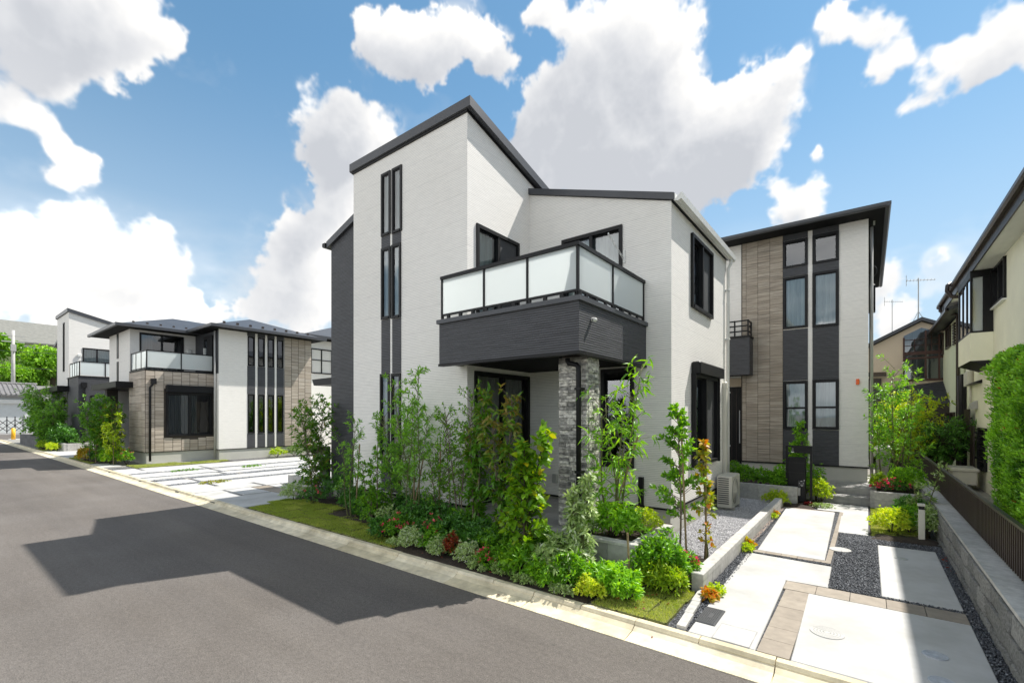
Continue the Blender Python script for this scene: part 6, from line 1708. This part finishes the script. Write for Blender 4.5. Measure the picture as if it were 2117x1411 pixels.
MB().tube([(-2.2, 5.1, .08), (-2.24, 5.12, .72)], .012, 6).build('stake', M['stake']); tag(bpy.data.objects['stake.' + '%03d' % 0] if False else [o for o in COL.objects if o.name.startswith('stake') and o.parent is None][0], 'lone splintered wooden stake between the planter and the glossy shrub', 'stake')
for i, (x, y, h, lab) in enumerate(((-1.36, 5.28, .16, 'red-leaved clump at the near end of the low block wall'), (-1.44, 7.72, .17, 'red-leaved clump halfway along the low block wall'), (-1.50, 10.4, .16, 'red-leaved clump at the far end of the low block wall'))):
    shrub('heuchera', lab, 'plant', x, y, .09, .075, .10, h * .8, 'redgreen', .045, .035, 34, 5, mean=.75, sd=.25)
    shrub('ground_cover_plant', lab.replace('red-leaved clump', 'green ground cover by the red clump').replace(' of the low block wall', ' of the low wall'), 'plant', x + .02, y - .2 if i else y + .2, .09, .09, .12, h * .7, 'lime', .03, .02, 60, 5, mean=.3)
# --- right-hand garden
for i in range(6):
    shrub('shrub', ['green clipped shrub in the grey planter nearest the downpipe', 'taller green shrub, second in the grey planter', 'green shrub, third in the grey planter', 'green shrub, fourth in the grey planter', 'green shrub, fifth in the grey planter', 'last green shrub in the grey planter by the mailbox'][i], 'shrub', -3.05 + i * .34, 12.45 + .12 * (i % 2), .38, .26, .26, .62 - .06 * i, 'green', .05, .02, 200, mean=.4)
sapling('young_tree', 'conical bright green tree behind the mailbox post', -1.40, 13.3, .1, 1.8, 3, 'green', .055, .024, rad=.36, start=.15, twigs=105, per=3, mean=.6, prof=cone, lean=.04, bark='bark')
shrub('shrub', 'small lime shrub at the left foot of the mailbox', 'shrub', -1.62, 11.75, .09, .22, .2, .34, 'lime', .035, .015, 260, mean=.35)
shrub('shrub', 'green shrub squeezed left of the mailbox body', 'shrub', -1.62, 12.35, .1, .2, .2, .85, 'green', .05, .02, 260, mean=.5)
shrub('shrub', 'yellow-green shrub right of the mailbox by the steps', 'shrub', -.86, 12.62, .09, .2, .22, .55, 'lime', .045, .018, 260, mean=.35)
shrub('shrub', 'green twiggy shrub behind the yellow-green one at the steps', 'shrub', -.98, 13.0, .1, .2, .2, .8, 'green', .045, .018, 220, mean=.5)
shrub('heuchera', 'dark red ground plant at the foot of the mailbox post', 'plant', -1.05, 12.0, .085, .10, .08, .11, 'red', .03, .022, 40, 5, mean=.1)
shrub('ground_cover_plant', 'pale trailing ground cover below the mailbox', 'plant', -.85, 12.05, .085, .25, .14, .10, 'vari', .03, .018, 120, 5, mean=.4)
sapling('young_tree', 'airy multi-stemmed tree in the pale planter right of the steps', .58, 14.3, .4, 2.7, 5, 'ash', .095, .026, rad=.45, start=.2, twigs=26, per=3, mean=.62, lean=.11, r0=.018, stakes=((-.2, -.1, .1, .1, 1.0),))
sapling('young_tree', 'leggy sapling with sparse leaves against the right-hand house corner', .30, 14.7, .4, 2.9, 3, 'ash', .09, .024, rad=.5, start=.3, twigs=17, per=3, mean=.5, lean=.08)
sapling('young_tree', 'bright lime-green tree behind the steps at the end of the passage', .75, 18.5, .1, 2.4, 5, 'lime', .11, .035, rad=.7, start=.3, twigs=40, per=3, mean=.5, lean=.12)
sapling('young_tree', 'lime-green tree before the low dark roof of the beige house', 1.30, 20.5, .1, 2.3, 5, 'lime', .11, .035, rad=.75, start=.25, twigs=40, per=3, mean=.55, lean=.12)
sapling('young_tree', 'mid-green tree half hidden behind the airy planter tree', .25, 19.5, .1, 2.2, 4, 'ash', .12, .04, rad=.9, start=.25, twigs=44, per=3, mean=.5, lean=.12)
shrub('azalea', 'crimson azalea in the pale planter right of the steps', 'azalea', .36, 13.0, .40, .26, .2, .32, 'dark', .04, .016, 170, flowers=90, fl_side=(0, -1, .3))
shrub('shrub', 'light green shrub left of the crimson azalea', 'shrub', .18, 13.1, .40, .16, .2, .42, 'lime', .04, .016, 200, mean=.2)
shrub('shrub', 'green shrub filling the planter behind the crimson azalea', 'shrub', .65, 13.4, .40, .32, .4, .55, 'green', .06, .022, 360, mean=.6)
shrub('shrub', 'yellow-green shrub on the grass left of the bollard lamp', 'shrub', .30, 10.15, .1, .26, .3, .42, 'lime', .04, .016, 380, mean=.6)
shrub('shrub', 'deep green shrub directly behind the bollard lamp', 'shrub', .56, 10.35, .1, .22, .25, .46, 'green', .05, .02, 280, mean=.45)
shrub('shrub', 'cream-variegated shrub between bollard lamp and block wall', 'shrub', .78, 10.15, .1, .14, .25, .50, 'vari', .035, .016, 320, mean=.4)
shrub('fern', 'feathery dark shrub before the pale planter', 'shrub', .62, 11.2, .1, .24, .3, .5, 'dark', .09, .014, 200, mean=.6)
sapling('sapling', 'thin leaning sprig rising behind the bollard lamp', .76, 10.7, .1, 1.15, 2, 'vari', .06, .024, rad=.14, start=.25, twigs=15, per=2, mean=.2, lean=.12, cat='plant')
sapling('clipped_tree', 'dark topiary tree with bare trunk beyond the brown fence', 1.78, 19.0, -.05, 1.75, 6, 'dark', .11, .03, rad=.62, start=.50, twigs=46, per=3, mean=.65, lean=.26, bark='darkbark', r0=.05, prof=lambda t: 1.0)
# --- hedge on the right
hg = thing('hedge', 'tall dense clipped conifer hedge above the slatted fence', 'hedge', (1.8, 7.5, .1))
def hedge(x0, x1, y0, y1, z0, z1, n):
    # near side (-x), far end (+y), top and the end towards the camera
    faces = []
    for (w_, f) in ((.50, 'x'), (.22, 'y'), (.18, 't'), (.10, 'n')):
        k = int(n * w_); a, b = RS.uniform(0, 1, k), RS.uniform(0, 1, k)
        if f == 'x': P = np.stack([np.full(k, x0), y0 + (y1 - y0) * a, z0 + (z1 - z0) * b], 1); Nn = np.tile([-1., 0, 0], (k, 1))
        if f == 'y': P = np.stack([x0 + (x1 - x0) * a, np.full(k, y1), z0 + (z1 - z0) * b], 1); Nn = np.tile([0, 1., 0], (k, 1))
        if f == 'n': P = np.stack([x0 + (x1 - x0) * a, np.full(k, y0), z0 + (z1 - z0) * b], 1); Nn = np.tile([0, -1., 0], (k, 1))
        if f == 't': P = np.stack([x0 + (x1 - x0) * a, y0 + (y1 - y0) * b, np.full(k, z1)], 1); Nn = np.tile([0, 0, 1.], (k, 1))
        faces.append((P, Nn))
    P = np.concatenate([f[0] for f in faces]); Nn = np.concatenate([f[1] for f in faces])
    lump = fbm((P * np.array([1, 1, .7])).astype(np.float32) + 9, 3.1, 3) - .5
    lump2 = fbm(P.astype(np.float32) + 3, 11, 2) - .5
    off = lump * .28 + lump2 * .17
    # rounded corners, and a taper towards the foot
    zz = (P[:, 2] - z0) / (z1 - z0)
    rnd_ = -.10 * np.clip((zz - .9) / .1, 0, 1) ** 2 - .14 * np.clip((.18 - zz) / .18, 0, 1)
    P = P + Nn * (off + rnd_)[:, None]
    P[:, 2] -= .10 * (np.abs(Nn[:, 2]) < .5) * np.clip(fbm(P.astype(np.float32) * 1., 2.5, 2) - .4, 0, 1) * (zz < .2)
    D = Nn * .55 + np.array([0, 0, .75]) + RS.normal(0, .38, P.shape)
    L = RS.uniform(.028, .060, len(P)); depth = RS.uniform(0, .09, len(P))
    P = P - Nn * depth[:, None]
    T = np.clip(.5 + lump2 * 2.2 + lump * .5 + RS.normal(0, .17, len(P)) , 0, 1)  # tint darkens in the hollows: shade of the gaps put into leaf colour
    return P, D, L, T
P, D, L, T = hedge(1.36, 2.2, 4.8, 9.05, .62, 2.92, 80000)
leaf_obj('foliage', LM['hedge'], hg, P, D, L, L * .42, T, .15, True)
brown = RS.rand(len(P)) < .004
leaf_obj('dry_sprays', LM['red'], hg, P[brown] + D[brown] * .02, D[brown], L[brown], L[brown] * .4, np.full(brown.sum(), .9), .15, True)
core = MB().cbox(1.50, 2.1, 4.9, 8.92, .72, 2.78, .08); core.build('light_block_core', plain('dark_hedge_core', (.02, .04, .008), 1.), hg)  # dark box added inside the hedge to block light behind the sprays
for y in (5.6, 6.8, 8.0): MB().tube([(1.8, y, -.1), (1.8, y, .9)], .05, 6).build('trunk', M['bark'], hg)
# --- plants at the houses on the left
sapling('young_tree', 'bushy dark feathery tree in front of the taupe house entrance', -26.3, 4.75, .1, 2.7, 5, 'ash', .11, .034, rad=.5, start=.25, twigs=50, per=3, mean=.32, lean=.1, r0=.025, stakes=((.5, -.1, .1, 0, 1.6),), bark='bark')
sapling('young_tree', 'narrow leafy tree beside the black entrance post of the taupe house', -25.3, 4.95, .1, 2.3, 4, 'dog', .12, .045, rad=.5, start=.1, twigs=44, per=3, mean=.38, lean=.08, bark='bark')
sapling('young_tree', 'yellow-green sapling with pink tips and pale stake by the taupe bay', -24.3, 4.95, .1, 2.0, 3, 'lime', .11, .05, rad=.38, start=.1, twigs=26, per=2, mean=.3, stakes=((.4, -.1, -.2, 0, 1.5),))
shrub('azalea', 'pink azalea at the foot of the tiled bay corner', 'azalea', -23.85, 5.25, .1, .35, .2, .6, 'green', .06, .02, 220, flowers=60)
shrub('shrub', 'green shrub under the yellow-green sapling at the taupe house', 'shrub', -24.6, 4.9, .1, .5, .3, .6, 'green', .08, .03, 260, mean=.6)
shrub('nandina', 'red and green low shrub by the far entrance path', 'shrub', -27.3, 4.6, .1, .7, .3, .55, 'redgreen', .08, .03, 240, mean=.7)
shrub('shrub', 'low green shrub by the far entrance path, right of the red one', 'shrub', -26.4, 4.85, .1, .5, .3, .5, 'dark', .08, .03, 220)
sapling('garden_tree', 'large feathery tree rising from the dark far planter', -43.0, 5.2, .5, 3.0, 6, 'ash', .17, .05, rad=1.1, start=.15, twigs=60, per=3, mean=.42, lean=.22, bark='bark', r0=.04)
sapling('garden_tree', 'bushy tree right of the dark far planter', -38.9, 5.0, .1, 2.6, 6, 'ash', .14, .045, rad=.65, start=.15, twigs=54, per=3, mean=.36, lean=.2, bark='bark', r0=.03)
shrub('shrub', 'wide dark-green shrub mass in front of the far dark bay', 'shrub', -37.2, 5.3, .1, 1.2, .5, 1.4, 'dark', .14, .05, 420)
shrub('azalea', 'red-flowering shrub on the dark far planter', 'azalea', -40.4, 4.95, .6, .5, .25, .45, 'dark', .09, .03, 160, flowers=90)
shrub('shrub', 'yellow-green low shrub before the pale far planter', 'shrub', -36.3, 4.7, .1, .6, .25, .45, 'lime', .08, .03, 200)
shrub('shrub', 'green low shrub at the foot of the bushy far tree', 'shrub', -38.2, 4.6, .1, .6, .25, .5, 'lime', .08, .03, 200, mean=.15)
shrub('azalea', 'red-flowering shrub at the back of the striped driveway', 'azalea', -22.3, 12.3, .1, .4, .3, .55, 'green', .07, .025, 180, flowers=70)
shrub('shrub', 'grey-green shrub left of the red one at the back of the striped driveway', 'shrub', -22.5, 11.5, .1, .35, .4, .5, 'vari', .06, .02, 200, mean=.15)
shrub('shrub', 'lime shrub beside the taupe house wall at the striped driveway', 'shrub', -22.6, 10.7, .1, .3, .35, .42, 'lime', .06, .025, 160)
for i, (x, y) in enumerate(((-19.4, 5.9), (-15.3, 5.4), (-18.95, 8.0))):
    shrub('ground_cover_plant', ['green tuft between driveway slabs near the taupe bay', 'green and red tuft in the nearest driveway gravel strip', 'small tuft far back between the driveway slabs'][i], 'plant', x, y, .08, .12, .4, .10, 'green' if i != 1 else 'redgreen', .04, .016, 70, 5, mean=.3)
for i in range(5):
    lab = ['green hedge tree behind the striped driveway, nearest the taupe house', 'green hedge tree behind the striped driveway, second', 'taller lime tree behind the striped driveway', 'green tree beside the charcoal wall behind the driveway', 'low green tree at the back corner of the striped driveway'][i]
    sapling('garden_tree', lab, -21.5 + i * 1.9, 13.9 + .3 * (i % 2), .1, 2.6 + .5 * (i == 2), 4, 'lime' if i in (2, 3) else 'green', .16, .06, rad=.9, start=.1, twigs=40, per=3, mean=.35, lean=.1)
# --- trees on the hill
def bigtree(lab, x, y, z, h, r, m='tree', mean=.5, n=900):
    t = thing('hillside_tree', lab, 'tree', (x, y, z))
    MB().tube([(x, y, z - 1), (x + .2, y, z + h * .3), (x, y + .3, z + h * .6)], [.4, .3, .15], 8).build('trunk', M['bark'], t, smooth=True)
    k = 16; cc = RS.normal(0, 1, (k, 3)); cc = unit(cc) * (RS.uniform(.25, .8, k)[:, None]); cc[:, 2] = np.abs(cc[:, 2]) * .9 - .1
    cc = cc * np.array([r, r, h * .5]) + np.array([x, y, z + h * .5]); cr = RS.uniform(.28, .46, k) * r
    P = []; A = []; T = []
    for c, q, in zip(cc, cr):
        d = unit(RS.normal(0, 1, (n // k * 3, 3))); d[:, 2] = d[:, 2] * .9 + .1
        P.append(c + d * q * RS.uniform(.75, 1.05, (len(d), 1))); A.append(d + np.array([0, 0, .3])); T.append(np.full(len(d), RS.normal(mean, .13)))
    P, A, T = map(np.concatenate, (P, A, T))
    C, D, LL, WW = rosettes(P, A, 3, r * .11, r * .06, .9)
    leaf_obj('crown', LM[m], t, C, D, LL, WW, np.clip(np.tile(T, 3) + RS.normal(0, .12, len(C)), 0, 1), .2, True)
for a in (('broad bright green tree in the middle of the hillside', -100, 13.0, 5.5, 8.0, 4.6, 'tree', .72), ('dark bushy tree on the left of the hillside', -102, 4.5, 5, 7.0, 4.0, 'tree', .35), ('bright green tree above the garage ridge', -98, 9.0, 4.5, 5.5, 3.0, 'tree', .8),
          ('high green tree just below the grey-roofed house', -112, 7.0, 8.5, 8, 4.5, 'tree', .75), ('dark tree trunked at the right end of the hillside', -97, 18.5, 4.5, 7.5, 4.2, 'tree', .5), ('tree high at the left edge of the hillside', -115, 2.0, 8, 8, 4.5, 'tree', .6), ('green tree between the brown roof and the far tower', -110, 20, 7.5, 6.5, 4.5, 'tree', .6)):
    bigtree(*a)

# ------------------------------------------------------------------ groups of look-alikes
for o in list(COL.objects):
    if o.parent is None and 'category' in o and 'group' not in o:
        c = o['category']; x, y = o.location.x, o.location.y
        near = -11.5 < x < -1.6 and y < 7
        g = None
        if c in ('tree', 'shrub', 'azalea', 'nandina', 'sapling', 'plant', 'fern'):
            kind = 'trees' if c in ('tree', 'sapling') else 'shrubs'
            if o.name.startswith('hillside'): g = 'trees on the hillside'
            elif near: g = kind + ' in front of the white house'
            elif x > -3.5: g = kind + ' round the driveway and side passage'
            else: g = kind + ' at the houses on the left'
        elif c == 'house': g = 'houses along the street'
        elif c == 'manhole cover': g = 'round covers in the driveway'
        elif c == 'access cover': g = 'rectangular lids near the kerb'
        elif c == 'planter': g = 'block planters'
        elif c == 'antenna': g = 'television antennas on the far roof'
        elif c == 'gate post': g = 'black entrance posts'
        elif c == 'screen': g = 'slat screens on the neighbour house'
        elif c == 'garden wall': g = 'block walls along the driveway'
        if g: o['group'] = g
